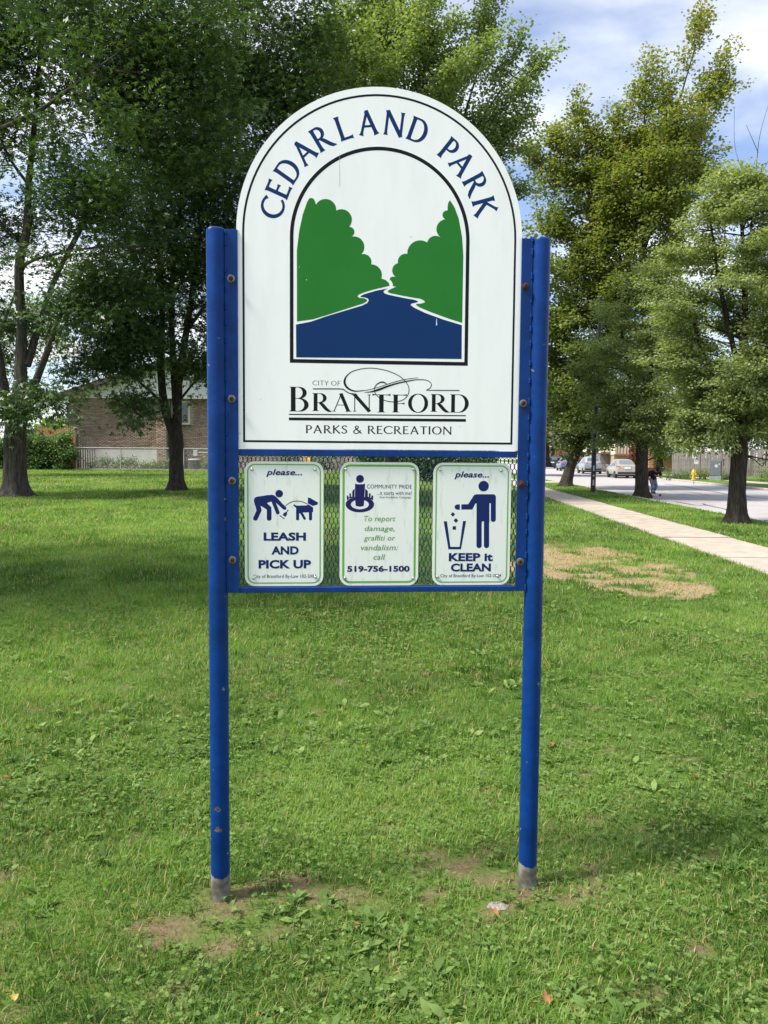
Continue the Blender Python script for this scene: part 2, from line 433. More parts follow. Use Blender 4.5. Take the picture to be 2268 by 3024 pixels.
def sans(name, txt, x0, z0, x1, z1, y, m, parent, bold=0.0, shear=0.0, label=None):
    """the built-in face, made to fill the box x0..x1, z0..z1 as the print does"""
    cu = bpy.data.curves.new('t', 'FONT'); cu.body = txt; cu.offset = bold; cu.shear = shear; cu.resolution_u = 3;
    cu.space_character = 1.02
    ob = bpy.data.objects.new('t', cu); COL.objects.link(ob)
    dg = bpy.context.evaluated_depsgraph_get(); me = bpy.data.meshes.new_from_object(ob.evaluated_get(dg))
    bpy.data.objects.remove(ob); bpy.data.curves.remove(cu)
    n = len(me.vertices); co = np.empty(n * 3, np.float32); me.vertices.foreach_get('co', co); co = co.reshape(-1, 3)
    a, b = co[:, 0].min(), co[:, 0].max(); c, d = co[:, 1].min(), co[:, 1].max()
    o3 = np.empty_like(co); o3[:, 0] = x0 + (co[:, 0] - a) / (b - a) * (x1 - x0); o3[:, 2] = z0 + (co[:, 1] - c) / (d - c) * (z1 - z0); o3[:, 1] = y
    me.vertices.foreach_set('co', o3.ravel()); me.update()
    o = link(name, me, m, parent)
    if label: o['label'] = label
    return o

# ================================================================== the park sign
PL = np.array([-0.5611714, 2.68212406, 0.0]); YAW = math.radians(4.7845)
UX = np.array([math.cos(YAW), math.sin(YAW), 0]); NY = np.array([-math.sin(YAW), math.cos(YAW), 0])
def S(x, y):                              # photo pixel -> (u, z) on the sign's face
    d = ray(x, y); t = np.dot(PL - O3, NY) / np.dot(d, NY); q = O3 + d * t
    return float(np.dot(q - PL, UX)), float(q[2])
def ZR(ox, oy, k): return lambda p: S(ox + p[0] * k, oy + p[1] * k)
r2 = ZR(820, 540, 600 / 1659.); r3 = ZR(820, 1060, 600 / 1659.); r4 = ZR(590, 1320, 400 / 1659.); r5 = ZR(960, 1320, 330 / 1659.); r6 = ZR(1240, 1320, 400 / 1659.)

sign = empty('park_sign', PL, YAW, 'tall park name sign with white arched panel, blue posts and three small notices', 'park sign')
HGT, SP, PR = 2.291, 1.093, 0.0325
# post paint: bare, weathered steel at the foot, chips above it
def post_mat():
    m = mat('blue_post_paint', (0.004, 0.042, 0.21), 0.5, noise=0.35, nscale=7, bump=0.08, bscale=50, spec=.15)
    n, l = m.node_tree.nodes, m.node_tree.links; p = n['Principled BSDF']
    src = p.inputs['Base Color'].links[0].from_socket
    tcn = n.new('ShaderNodeTexCoord'); sx = n.new('ShaderNodeSeparateXYZ'); l.new(tcn.outputs['Object'], sx.inputs[0])
    ns = n.new('ShaderNodeTexNoise'); ns.inputs['Scale'].default_value = 22; ns.inputs['Detail'].default_value = 6; l.new(tcn.outputs['Object'], ns.inputs['Vector'])
    ml = n.new('ShaderNodeMath'); ml.operation = 'MULTIPLY_ADD'; l.new(ns.outputs['Fac'], ml.inputs[0]); ml.inputs[1].default_value = -0.05; l.new(sx.outputs['Z'], ml.inputs[2])
    lt = n.new('ShaderNodeMath'); lt.operation = 'LESS_THAN'; l.new(ml.outputs[0], lt.inputs[0]); lt.inputs[1].default_value = 0.062
    g = n.new('ShaderNodeValToRGB'); g.color_ramp.elements[0].color = (0.10, 0.09, 0.075, 1); g.color_ramp.elements[1].color = (0.24, 0.23, 0.20, 1)
    g.color_ramp.elements[0].position = .4; g.color_ramp.elements[1].position = .62; l.new(ns.outputs['Fac'], g.inputs[0])
    # scratches and chips
    n2 = n.new('ShaderNodeTexNoise'); n2.inputs['Scale'].default_value = 34; n2.inputs['Detail'].default_value = 2; l.new(tcn.outputs['Object'], n2.inputs['Vector'])
    gt = n.new('ShaderNodeMath'); gt.operation = 'GREATER_THAN'; l.new(n2.outputs['Fac'], gt.inputs[0]); gt.inputs[1].default_value = 0.715
    mxx = n.new('ShaderNodeMath'); mxx.operation = 'MAXIMUM'; l.new(lt.outputs[0], mxx.inputs[0]); l.new(gt.outputs[0], mxx.inputs[1])
    mm = n.new('ShaderNodeMix'); mm.data_type = 'RGBA'; l.new(mxx.outputs[0], mm.inputs[0]); l.new(src, mm.inputs[6]); l.new(g.outputs[0], mm.inputs[7])
    l.new(mm.outputs[2], p.inputs['Base Color'])
    rg = n.new('ShaderNodeMath'); rg.operation = 'MULTIPLY_ADD'; l.new(mxx.outputs[0], rg.inputs[0]); rg.inputs[1].default_value = 0.45; rg.inputs[2].default_value = 0.38
    l.new(rg.outputs[0], p.inputs['Roughness'])
    return m
POST = post_mat()
for x in (0.0, SP):
    mb = MB(); prof = [(PR, -0.25)] + [(PR, z) for z in np.linspace(0, HGT - 0.012, 5)] + [(PR * 0.97, HGT - 0.004), (PR * 0.82, HGT), (0.001, HGT + 0.002)]
    mb.lathe(prof, n=40); o = mb.build('post', POST, sign, smooth=True); o.location = (x, 0, 0)
    f = MB(); a = x + (0.030 if x == 0 else -0.069); b = x + (0.071 if x == 0 else -0.034)
    f.bbox(a, b, -0.016, -0.009, 1.081, 2.287, 0.0012); f.build('mounting_flange', BLUE, sign)
# paint chips on the left post (bare steel patches proud by a hair)
CHIP = mat('bare_steel_chip', (0.14, 0.11, 0.08), 0.7, noise=0.5, nscale=60)
for cz, ca, sw in ((0.335, -8, .011), (0.262, -6, .012)):
    vs = []
    for j in range(9):
        t = 2 * math.pi * j / 9; k = 1 + 0.35 * math.sin(j * 2.3 + cz * 9); an = math.radians(-90 + ca) + sw * k * math.cos(t) / PR
        vs.append(((PR + .0006) * math.cos(an), (PR + .0006) * math.sin(an), cz + sw * .85 * k * math.sin(t)))
    o = MB().add(vs, [tuple(range(9))]).build('paint_chip', CHIP, sign, fix=False)
# weld beads down the seams
wb = MB(); wb.lathe([(0.0005, -0.012), (.0045, -.009), (.0055, -.003), (.0038, .001), (.0052, .006), (.0035, .011), (.0005, .013)], n=8)
bead0 = None
for x, sgn in ((0.032, 1), (SP - 0.034, -1)):
    for i, z in enumerate([2.275, 2.24, 2.155, 2.09, 2.035, 1.98, 1.925, 1.865, 1.80, 1.735, 1.68, 1.62, 1.565, 1.52, 1.465, 1.40, 1.34, 1.28, 1.21, 1.15, 1.10]):
        z += random.uniform(-.012, .012) if sgn < 0 else 0
        if bead0 is None: bead0 = wb.build('weld_bead', BLUE, sign, smooth=True); o = bead0
        else: o = share(bead0, sign)
        o.location = (x, -0.0165, z); o.scale = (random.uniform(.55, .85), .8, random.uniform(.6, 1.1))
# bolts
bz = {0.0495: (2.127, 1.734, 1.461, 1.194), 1.038: (2.127, 1.732, 1.455, 1.185)}
bolt0 = None
for x, zs in bz.items():
    for i, z in enumerate(zs):
        if bolt0 is None:
            bm_ = MB(); bm_.lathe([(.0085, -0.003), (.0088, -.0105), (.0072, -.012), (.0035, -.0125), (.0035, -.0105), (0.0005, -.0105)], n=6, axis='y')
            wm = MB(); wm.lathe([(.0128, 0), (.0128, -.0022), (.0115, -.003)], n=24, axis='y')
            bolt0 = bm_.build('bolt', RUST, sign); ws0 = wm.build('washer', WASHER, bolt0, smooth=True); o = bolt0
        else:
            o = share(bolt0, sign); share(ws0, o)
            if x > .5 and i in (0, 2):
                o.children[0].data = o.children[0].data.copy(); o.children[0].data.materials[0] = RUST
        o.location = (x, -0.0165, z); o.rotation_euler = (0, random.uniform(0, 1), 0)
# dark runs below the bolts
RUN = mat('rust_run', (.006, .018, .05), .7, noise=.5, nscale=200)
for x, zs in bz.items():
    for z in zs:
        h = random.uniform(.022, .05)
        flat_obj('rust_run', [[(x - .0035, z - .010), (x + .0035, z - .010), (x + .0022, z - .012 - h * .6), (x, z - .012 - h), (x - .0018, z - .012 - h * .7)]], -.0163, RUN, sign)
# main panel
CX, CZ, R0_ = 0.5455, 2.284, 0.479
def arch_outline(h, z0, cz, n=48, cx=CX): return [(cx - h, z0), (cx + h, z0)] + [(cx + h * math.cos(math.pi * i / n), cz + h * math.sin(math.pi * i / n)) for i in range(n + 1)]
pts = arch_outline(R0_, 1.5695, CZ)
mb = MB(); mb.poly(pts, -0.0088, -0.0028); panel = mb.build('name_panel', WHITE_PANEL, sign)
panel['label'] = 'white arched name panel with blue lettering and river picture'
YF = -0.0088
def arch_line(name, ho, hi, z0o, z0i, cz, y, m, cx=CX, n=56):
    P = []
    a = [(cx - ho, z0o)] + [(cx + ho * math.cos(math.pi - math.pi * i / n), cz + ho * math.sin(math.pi - math.pi * i / n)) for i in range(n + 1)] + [(cx + ho, z0o)]
    b = [(cx - hi, z0i)] + [(cx + hi * math.cos(math.pi - math.pi * i / n), cz + hi * math.sin(math.pi - math.pi * i / n)) for i in range(n + 1)] + [(cx + hi, z0i)]
    for i in range(len(a) - 1): P.append([a[i], a[i + 1], b[i + 1], b[i]])
    P.append([a[-1], a[0], b[0], b[-1]])
    return flat_obj(name, P, y, m, panel)
arch_line('border_line', 0.4595, 0.4525, 1.5905, 1.5975, 2.280, YF - .0002, INK)
arch_line('picture_outline', 0.3015, 0.2895, 1.857, 1.8695, 2.2695, YF - .0002, INK, cx=0.5435)
def P2(l, r=r2): return [r(p) for p in l]
lt = [(158, 1136), (157, 560), (176, 400), (205, 265), (240, 165), (256, 136), (272, 129), (292, 135), (305, 155), (312, 185)] + arc3((312, 185), (395, 138), (478, 232)) + arc3((478, 232), (582, 248), (583, 365)) + arc3((583, 365), (626, 405), (600, 445)) + arc3((600, 445), (692, 480), (683, 588)) + arc3((683, 588), (750, 610), (762, 670)) + arc3((762, 670), (826, 698), (845, 785)) + [(880, 798), (905, 820), (912, 845), (850, 860), (780, 876), (700, 900), (660, 918), (650, 932), (668, 943), (705, 946), (728, 957), (728, 970), (700, 988), (600, 1020), (420, 1078), (290, 1118)]
rt = [(1403, 148), (1390, 168), (1384, 200), (1384, 232)] + arc3((1384, 232), (1342, 265), (1365, 303)) + arc3((1365, 303), (1296, 362), (1328, 452)) + arc3((1328, 452), (1262, 442), (1218, 492)) + arc3((1218, 492), (1106, 490), (1056, 585)) + arc3((1056, 585), (998, 602), (980, 660)) + arc3((980, 660), (934, 708), (960, 772)) + [(940, 769), (920, 775), (912, 793), (930, 812), (938, 832), (938, 848), (965, 852), (930, 868), (898, 884), (897, 896), (920, 906), (1000, 922), (1100, 941), (1160, 950), (1192, 965), (1202, 978), (1175, 988), (1130, 993), (1127, 1002), (1160, 1022), (1250, 1060), (1400, 1115), (1503, 1147), (1512, 600), (1502, 450), (1475, 300), (1440, 205)]
rv = [(150, 1160), (270, 1137), (400, 1092), (600, 1032), (690, 1005), (730, 985), (742, 965), (735, 948), (710, 940), (680, 936), (672, 930), (700, 915), (800, 885), (898, 866), (872, 880), (862, 893), (868, 904), (890, 914), (960, 930), (1050, 948), (1110, 958), (1143, 970), (1135, 980), (1090, 990), (1082, 1000), (1110, 1022), (1200, 1065), (1350, 1120), (1500, 1165), (1498, 1441), (152, 1428)]
flat_obj('tree_picture', [P2(lt)], YF - .0002, GREEN_G, panel); flat_obj('tree_picture', [P2(rt)], YF - .0002, GREEN_G, panel)
flat_obj('river_picture', [P2(rv)], YF - .0002, NAVY, panel)
STAIN = mat('drip_stain', (.62, .62, .60), .6, noise=.15, nscale=60)
for (xa, ya, yb, wd_) in ((1003, 455, 553, .0016), (1288, 942, 962, .0016)):
    a_, b_ = S(xa, ya), S(xa, yb); flat_obj('drip_stain', [[(a_[0] - wd_ * .4, a_[1]), (a_[0] + wd_ * .4, a_[1]), (b_[0] + wd_, b_[1]), (b_[0] - wd_, b_[1])]], YF - (.0002 if ya < 900 else .0004), STAIN if ya < 900 else WHITE_PANEL, panel)
for xa, ya, rr_ in ((1213, 702, .0016), (1265, 888, .002), (884, 790, .0012), (905, 828, .0014), (1216, 275, .0012), (770, 1180, .001), (1357, 1260, .0012)):
    c_ = S(xa, ya); flat_obj('paint_speck', [disc(c_[0], c_[1], rr_, 8)], YF - .0004, INK if ya < 720 else (CHIP if ya > 1000 else WHITE_PANEL if xa < 1000 else GREEN_T), panel)
flat_obj('dark_scratch', ribs([(.069, 1.622, .0008), (.0735, 1.620, .0012), (.079, 1.6185, .0008)]), YF - .0004, INK, panel)
# arched name
LET = [('C', 804.8, 614.6), ('E', 820.7, 560.2), ('D', 848.5, 504.5), ('A', 897.6, 450.2), ('R', 953, 412), ('L', 1015.6, 386.5), ('A', 1086, 365.7), ('N', 1163.6, 370.8), ('D', 1234.5, 387.4), ('P', 1329, 440), ('A', 1364.7, 485.6), ('R', 1406, 547.1), ('K', 1431, 614)]
LC = 0.079
for ch, x, y in LET:
    u, z = S(x, y); an = math.atan2(u - 0.5435, z - 2.282)
    g, wd = glyph(ch, .158, .112, .042, 0)
    xs = [c[0] for p in g for c in p]; mid = (min(xs) + max(xs)) / 2
    P = []
    for p in g:
        q = []
        for a, b in p:
            ax, az = (a - mid) * LC * 1.02, (b - .5) * LC
            q.append((0.5435 + .367 * math.sin(an) + ax * math.cos(an) + az * math.sin(an), 2.282 + .367 * math.cos(an) - ax * math.sin(an) + az * math.cos(an)))
        P.append(q)
    flat_obj('letter', P, YF - .0002, NAVY, panel)
# city logo
HT, HL = (.215, .04, .085, .028), 0
cells = dict(B=[(95, 228), (253, 431)], R=[(282, 280), (440, 434)], A=[(445, 278), (602, 435)], N=[(598, 284), (762, 438)], T=[(772, 285), (918, 438)], F=[(932, 287), (1050, 438)], O=[(1063, 285), (1225, 441)], R2=[(1245, 288), (1398, 440)], D=[(1403, 290), (1555, 440)])
allp = []
for k_, (a, b) in cells.items():
    g, wd = glyph(k_[0], *((.155, .040, .060, .022) if k_ != 'B' else (.145, .032, .05, .018)))
    p0 = r3(a); p1 = r3(b); allp += fit(g, p0[0], p1[1], p1[0], p0[1])
flat_obj('city_name_lettering', allp, YF - .0002, INK, panel)
def boxw(txt, r, a, b, sty, nm, m=INK, **kw):
    g, wd = word(txt, *sty, **kw); p0 = r(a); p1 = r(b)
    return flat_obj(nm, fit(g, p0[0], p1[1], p1[0], p0[1]), YF - .0002, m, panel)
boxw('CITY OF', r3, (285, 177), (512, 220), (.10, .085, .012, 0), 'lettering', space=.10, gap=.34)
boxw('PARKS & RECREATION', r3, (230, 537), (1416, 622), (.135, .10, .028, 0), 'lettering', space=.085, gap=.40)
def strk(l, r=r3, n=6, sc=600 / 1659. / 839.):
    pp = smooth([(p[0], p[1], p[2]) for p in l], n); return ribs([(*r((p[0], p[1])), p[2] * sc) for p in pp])
sw = strk([(700, 258, 4), (640, 265, 9), (590, 252, 13), (556, 222, 17), (545, 185, 16), (562, 142, 10), (610, 104, 7), (690, 82, 6), (780, 78, 6), (890, 98, 6), (985, 138, 6), (1042, 188, 6), (1069, 240, 6), (1058, 300, 6), (1015, 338, 6), (945, 352, 6), (865, 338, 6), (808, 300, 6), (788, 258, 6), (795, 226, 7), (822, 200, 9), (855, 191, 11), (887, 204, 7)])
sw += strk([(640, 266, 5), (720, 258, 5), (820, 233, 5), (920, 200, 6), (1020, 173, 6), (1100, 160, 5), (1145, 156, 4)])
sw += strk([(703, 276, 2), (760, 270, 10), (820, 254, 17), (900, 224, 14), (980, 200, 11), (1060, 183, 9), (1130, 172, 7), (1200, 173, 6), (1240, 190, 6), (1252, 216, 6), (1236, 243, 6), (1208, 257, 5)])
sw += strk([(1208, 257, 6), (1340, 258, 7), (1481, 259, 7)], n=2)
sw += strk([(288, 246, 8), (400, 246, 8), (525, 248, 8), (555, 265, 7), (588, 282, 7), (640, 287, 6)])
flat_obj('city_swirl', sw, YF - .0004, INK, panel)
flat_obj('underline', [[r3(p) for p in ((92, 449), (92, 458), (1533, 469), (1533, 460))]], YF - .0002, INK, panel)
flat_obj('underline', [[r3(p) for p in ((92, 479), (92, 502), (1533, 514), (1533, 491))]], YF - .0002, INK, panel)
# rails
for z0, z1 in ((1.545, 1.5675), (1.080, 1.098)):
    MB().bbox(0.0715, 1.022, -0.013, 0.022, z0, z1, .0015).build('cross_rail', BLUE, sign)
# expanded metal
mb = MB(); pw, ph = 0.01425, 0.0378; z_lo, z_hi = 1.0985, 1.5445
def strand(xc, ph0):
    P = []; zc = z_lo - ph
    while zc < z_hi + ph:
        for dz, dx in ((-.17, 1), (.17, 1), (.33, -1), (.67, -1)):
            P.append((xc + dx * ph0 * (pw / 4 + .0002), zc + dz * ph))
        zc += ph
    P2_ = [(x, z) for x, z in P if z_lo - .004 <= z <= z_hi + .004]
    for i in range(len(P2_) - 1):
        (xa, za), (xb, zb) = P2_[i], P2_[i + 1]
        za, zb = max(za, z_lo), min(zb, z_hi)
        if zb - za < 1e-4: continue
        w2 = 0.0014
        ya = 0.004 + (0.0022 if abs(xa - xb) < 1e-5 and ph0 * (xa - xc) > 0 else -0.0006)
        mb.add([(xa - w2, 0.003, za), (xa + w2, 0.003, za), (xb + w2, 0.003, zb), (xb - w2, 0.003, zb), (xa - w2, 0.0075, za), (xa + w2, 0.0075, za), (xb + w2, 0.0075, zb), (xb - w2, 0.0075, zb)],
               [(0, 1, 2, 3), (4, 7, 6, 5), (0, 4, 5, 1), (1, 5, 6, 2), (2, 6, 7, 3), (3, 7, 4, 0)])
i = 0; x = 0.0735
while x < 1.0215:
    strand(x, 1 if i % 2 == 0 else -1); x += pw / 2; i += 1
mb.build('expanded_metal_mesh', BLUE_MESH, sign, fix=False)
# small notices
def rrect(x0, x1, z0, z1, r, n=8):
    o = []
    for cx, cz, a0 in ((x1 - r, z1 - r, 0), (x0 + r, z1 - r, 90), (x0 + r, z0 + r, 180), (x1 - r, z0 + r, 270)):
        for i in range(n + 1): t = math.radians(a0 + 90 * i / n); o.append((cx + r * math.cos(t), cz + r * math.sin(t)))
    return o
def rline(x0, x1, z0, z1, r, wd):
    a = rrect(x0, x1, z0, z1, r); b = rrect(x0 + wd, x1 - wd, z0 + wd, z1 - wd, r - wd)
    return [[a[i], a[(i + 1) % len(a)], b[(i + 1) % len(a)], b[i]] for i in range(len(a))]
rivet0 = None
def notice(x0, x1, label, lw, rv_, slots):
    global rivet0
    m = MB(); m.poly(rrect(x0, x1, 1.1015, 1.5265, .034), -0.0022, 0.0006); o = m.build('notice_plate', WHITE_PLATE, sign); o['label'] = label
    flat_obj('green_border', rline(x0 + .0085, x1 - .0085, 1.1095, 1.5185, .027, lw), -0.0024, GREEN_L, o)
    for (x, z), sl in zip(rv_, slots):
        if rivet0 is None:
            rm = MB(); rm.lathe([(.0052, 0), (.0052, -.001), (.0042, -.0026), (.0024, -.0034), (.0018, -.0034), (.0018, -.0012), (.0002, -.0012)], n=18, axis='y'); rivet0 = rm.build('rivet', STEEL, o, smooth=True); q = rivet0
        else: q = share(rivet0, o)
        q.location = (x, -0.0028, z)
        if not sl:
            global solid
            if 'solid' not in globals():
                rm = MB(); rm.lathe([(.0054, 0), (.0054, -.001), (.0044, -.0028), (.0024, -.0042), (.0004, -.0045)], n=18, axis='y'); solid = rm.mesh('rivet'); solid.materials.append(STEEL)
            q.data = solid
    return o
n1 = notice(.0895, .3555, 'left notice plate asking to leash and pick up after dogs', .0045, [(.115, 1.499), (.327, 1.5), (.119, 1.129), (.329, 1.131)], (1, 1, 1, 1))
n2 = notice(.4115, .683, 'middle notice plate with the community pride emblem and phone number', .0075, [(.431, 1.502), (.664, 1.503), (.430, 1.128), (.667, 1.126)], (0, 1, 1, 1))
n3 = notice(.7325, 1.0055, 'right notice plate with figure dropping litter into bin', .0045, [(.756, 1.502), (.969, 1.501), (.7515, 1.1305), (.9635, 1.1315)], (1, 0, 0, 1))
def txt(s_, r, a, b, o, m, bold=0, shear=0, nm='lettering'):
    p0, p1 = r(a), r(b); return sans(nm, s_, p0[0], p1[1], p1[0], p0[1], -0.0026, m, o, bold, shear)
txt('please...', r4, (813, 270), (1253, 370), n1, NAVY2, .026, .25)
txt('LEASH', r4, (782, 1045), (1300, 1148), n1, NAVY2, .042); txt('AND', r4, (877, 1215), (1212, 1316), n1, NAVY2, .042); txt('PICK UP', r4, (720, 1382), (1362, 1487), n1, NAVY2, .042)
txt('City of Brantford By-Law 102-2004', r4, (655, 1562), (1425, 1612), n1, NAVY2, .004)
txt('please...', r6, (423, 298), (845, 398), n3, NAVY2, .026, .25)
txt('KEEP it', r6, (353, 1298), (890, 1398), n3, NAVY2, .042); txt('CLEAN', r6, (378, 1425), (866, 1524), n3, NAVY2, .042)
txt('City of Brantford By-Law 102-2004', r6, (250, 1555), (992, 1603), n3, NAVY2, .004)
txt('COMMUNITY PRIDE', r5, (620, 556), (1286, 618), n2, PURPLE, 0); txt('...it starts with me!', r5, (768, 652), (1284, 712), n2, PURPLE, 0); txt('Anti-Vandalism Campaign', r5, (805, 728), (1276, 772), n2, PURPLE, 0)
for s_, a, b in (('To report', (578, 1022), (1044, 1128)), ('damage,', (586, 1170), (1032, 1270)), ('graffiti or', (574, 1310), (1040, 1412)), ('vandalism:', (530, 1450), (1082, 1532)), ('call', (718, 1590), (890, 1672))):
    txt(s_, r5, a, b, n2, GREEN_T, .004, .22)
txt('519-756-1500', r5, (328, 1762), (1254, 1852), n2, PURPLE, .042)
# dog walker
k4 = 400 / 1659. / 839.
def pol(l, r): return [r(p) for p in l]
def cap(r, x0, y0, x1, y1, rad, k=k4):
    a, b = r((x0, y0)), r((x1, y1)); return capsule(a[0], a[1], b[0], b[1], rad * k)
def dsc(r, x, y, rad, k=k4): c = r((x, y)); return [disc(c[0], c[1], rad * k)]
pic = dsc(r4, 973, 571, 45)
pic += [pol([(662, 655), (670, 628), (700, 608), (880, 584), (910, 590), (940, 612), (1050, 735), (1030, 768), (925, 675), (905, 668), (860, 672), (822, 686), (876, 735), (878, 800), (822, 790), (820, 765), (742, 716), (752, 780), (700, 775), (672, 700)], r4)]
pic += cap(r4, 726, 780, 682, 874, 27) + cap(r4, 850, 775, 850, 874, 28) + cap(r4, 1030, 740, 1042, 750, 18) + cap(r4, 905, 675, 955, 802, 22) + cap(r4, 700, 650, 726, 775, 30) + cap(r4, 700, 645, 840, 620, 32) + cap(r4, 905, 625, 1035, 745, 22)
pic += strk([(1050, 720, 9), (1090, 690, 9), (1140, 668, 9), (1200, 662, 9), (1260, 672, 9), (1320, 700, 9)], r4, sc=k4)
pic += [pol([(1080, 765), (1090, 770), (1068, 800), (1070, 822), (1050, 855), (1015, 835), (1030, 805), (1058, 795)], r4)] + cap(r4, 985, 842, 1035, 878, 5)
pic += [pol([(1325, 618), (1345, 620), (1450, 680), (1440, 705), (1385, 722), (1322, 690)], r4), pol([(1180, 718), (1310, 714), (1330, 702), (1388, 740), (1388, 795), (1345, 800), (1260, 802), (1200, 820), (1178, 810), (1180, 745), (1150, 722), (1150, 705), (1180, 716)], r4)]
pic += cap(r4, 1198, 800, 1198, 880, 18) + cap(r4, 1240, 800, 1284, 876, 15) + cap(r4, 1356, 790, 1356, 880, 19) + cap(r4, 1155, 710, 1190, 730, 8)
flat_obj('dog_walker_pictogram', pic, -0.0024, NAVY2, n1)
# litter figure
pic = dsc(r6, 779, 479, 64)
pic += [pol([(690, 578), (895, 578), (915, 584), (928, 600), (929, 625), (929, 690), (850, 690), (850, 910), (692, 910), (692, 690), (680, 690), (640, 766), (506, 766), (506, 702), (590, 700), (655, 598), (668, 584)], r6)]
pic += cap(r6, 897, 640, 897, 886, 31) + cap(r6, 723, 905, 723, 1206, 32) + cap(r6, 814, 905, 814, 1206, 32)
pic += [pol([(692, 880), (757, 880), (757, 930), (692, 930)], r6), pol([(782, 880), (848, 880), (848, 930), (782, 930)], r6), pol([(488, 702), (488, 768), (455, 768), (432, 758), (421, 735), (432, 712), (455, 702)], r6)]
pic += [pol([(402, 796), (430, 824), (402, 853), (375, 825)], r6), pol([(440, 869), (468, 900), (440, 930), (411, 898)], r6), pol([(400, 970), (441, 970), (441, 1012), (400, 1012)], r6)]
pic += [pol([(290, 908), (330, 910), (372, 1222), (484, 1222), (526, 906), (564, 906), (502, 1252), (348, 1253)], r6)]
lit = flat_obj('litter_pictogram', [p for p in pic], -0.0024, NAVY2, n3)
flat_obj('pictogram_gap', [pol([(866, 690), (850, 690), (850, 905), (866, 905)], r6)], -0.0026, WHITE_PLATE, n3)
# community emblem
k5 = 330 / 1659. / 839.
pic = [disc(*r5((518, 473)), 57 * k5)]
pic += [pol([(444, 540), (455, 548), (480, 552), (560, 552), (582, 548), (594, 540), (582, 735), (575, 868), (555, 880), (515, 886), (475, 880), (452, 868), (444, 735)], r5)]
c5 = r5((516, 852)); pic += ring(c5[0], c5[1], 206 * k5, 115 * k5, 76 * k5, 46 * k5)
pic += [pol([(402, 655), (438, 615), (436, 735), (402, 742)], r5), pol([(360, 690), (384, 686), (386, 748), (362, 756)], r5), pol([(320, 722), (340, 716), (352, 760), (325, 790)], r5),
        pol([(596, 615), (634, 655), (634, 742), (590, 735)], r5), pol([(650, 686), (678, 690), (672, 756), (648, 748)], r5), pol([(690, 716), (714, 722), (712, 790), (680, 765)], r5), pol([(325, 760), (360, 742), (436, 732), (436, 742), (360, 762), (325, 792)], r5), pol([(590, 732), (634, 738), (712, 765), (712, 792), (640, 756), (590, 742)], r5)]
flat_obj('community_emblem', pic, -0.0024, PURPLE, n2)
# ================================================================== ground
def vnoise(x, y, seed=0):
    def h(i, j):
        n = (i.astype(np.int64) * 374761393 + j.astype(np.int64) * 668265263 + seed * 1442695041) & 0xffffffff
        n = ((n ^ (n >> 13)) * 1274126177) & 0xffffffff
        return ((n ^ (n >> 16)) & 0xffff) / 65535.0
    i, j = np.floor(x), np.floor(y); fx, fy = x - i, y - j; fx = fx * fx * (3 - 2 * fx); fy = fy * fy * (3 - 2 * fy)
    return (h(i, j) * (1 - fx) + h(i + 1, j) * fx) * (1 - fy) + (h(i, j + 1) * (1 - fx) + h(i + 1, j + 1) * fx) * fy
def fbm(x, y, s, seed=0, o=4):
    v = 0; a = .5; t = 0
    for k in range(o): v = v + a * vnoise(x * s + 17.3 * k, y * s - 9.1 * k, seed + k); t += a; a *= .5; s *= 2.1
    return v / t
def gpt(x, y):                            # photo (1659) pixel -> lawn point
    d = ray(x * K, y * K); t = -CAM_H / d[2]; p = O3 + t * d
    for _ in range(6):
        t = (float(gz(p[0], p[1])) - CAM_H) / d[2]; p = O3 + t * d
    return p
BARE = [(gpt(445, 2010), .30, .10), (gpt(520, 2040), .16, .10), (gpt(560, 1925), .26, .10), (gpt(480, 1950), .14, .10), (gpt(1010, 1890), .22, .11), (gpt(1140, 1910), .17, .10), (gpt(1190, 1945), .17, .09), (gpt(1075, 1970), .12, .06), (gpt(780, 1945), .34, .08), (gpt(960, 1870), .15, .08), (gpt(870, 1960), .18, .06)]
def bare_at(x, y):
    m = np.zeros_like(x)
    for p, rx, ry in BARE: m = np.maximum(m, 1.12 - ((x - p[0]) / rx) ** 2 - ((y - p[1]) / (ry * 1.3)) ** 2)
    return sstep(m * 1.2 + (fbm(x, y, 14, 3) - .5) * 4.2 - .40)
DPOLY = [gpt(a, b) for a, b in ((1150, 1180), (1250, 1172), (1360, 1190), (1420, 1205), (1490, 1228), (1560, 1285), (1500, 1296), (1420, 1298), (1330, 1292), (1290, 1262), (1180, 1255), (1090, 1235))]
def in_poly(x, y, poly):
    r = np.zeros(x.shape, bool); n = len(poly)
    for i in range(n):
        x1, y1 = poly[i][0], poly[i][1]; x2, y2 = poly[(i + 1) % n][0], poly[(i + 1) % n][1]
        c = ((y1 > y) != (y2 > y)); r ^= c & (x < (x2 - x1) * (y - y1) / (y2 - y1 + 1e-12) + x1)
    return r
def dead_at(x, y):
    dx = (fbm(x, y, 1.6, 21) - .5) * .9; dy = (fbm(x, y, 1.6, 22) - .5) * .9
    a = in_poly(x + dx, y + dy, DPOLY).astype(float)
    return a * sstep((fbm(x, y, 3.6, 5) - .32) * 4.0)
def sheet(name, X, Y, Z, tb=None, td=None, m=None, parent=None):
    ny, nx = X.shape; V = np.stack([X.ravel(), Y.ravel(), Z.ravel()], 1)
    i = np.arange(ny - 1)[:, None] * nx + np.arange(nx - 1)[None, :]; i = i.ravel()
    F = np.stack([i, i + 1, i + nx + 1, i + nx], 1); me = np_mesh(name, V, F)
    for nm, a in (('bare', tb), ('dead', td)):
        if a is not None: at_ = me.attributes.new(nm, 'FLOAT', 'POINT'); at_.data.foreach_set('value', a.ravel().astype(np.float32))
    me.polygons.foreach_set('use_smooth', [True] * len(me.polygons))
    return link(name, me, m, parent)
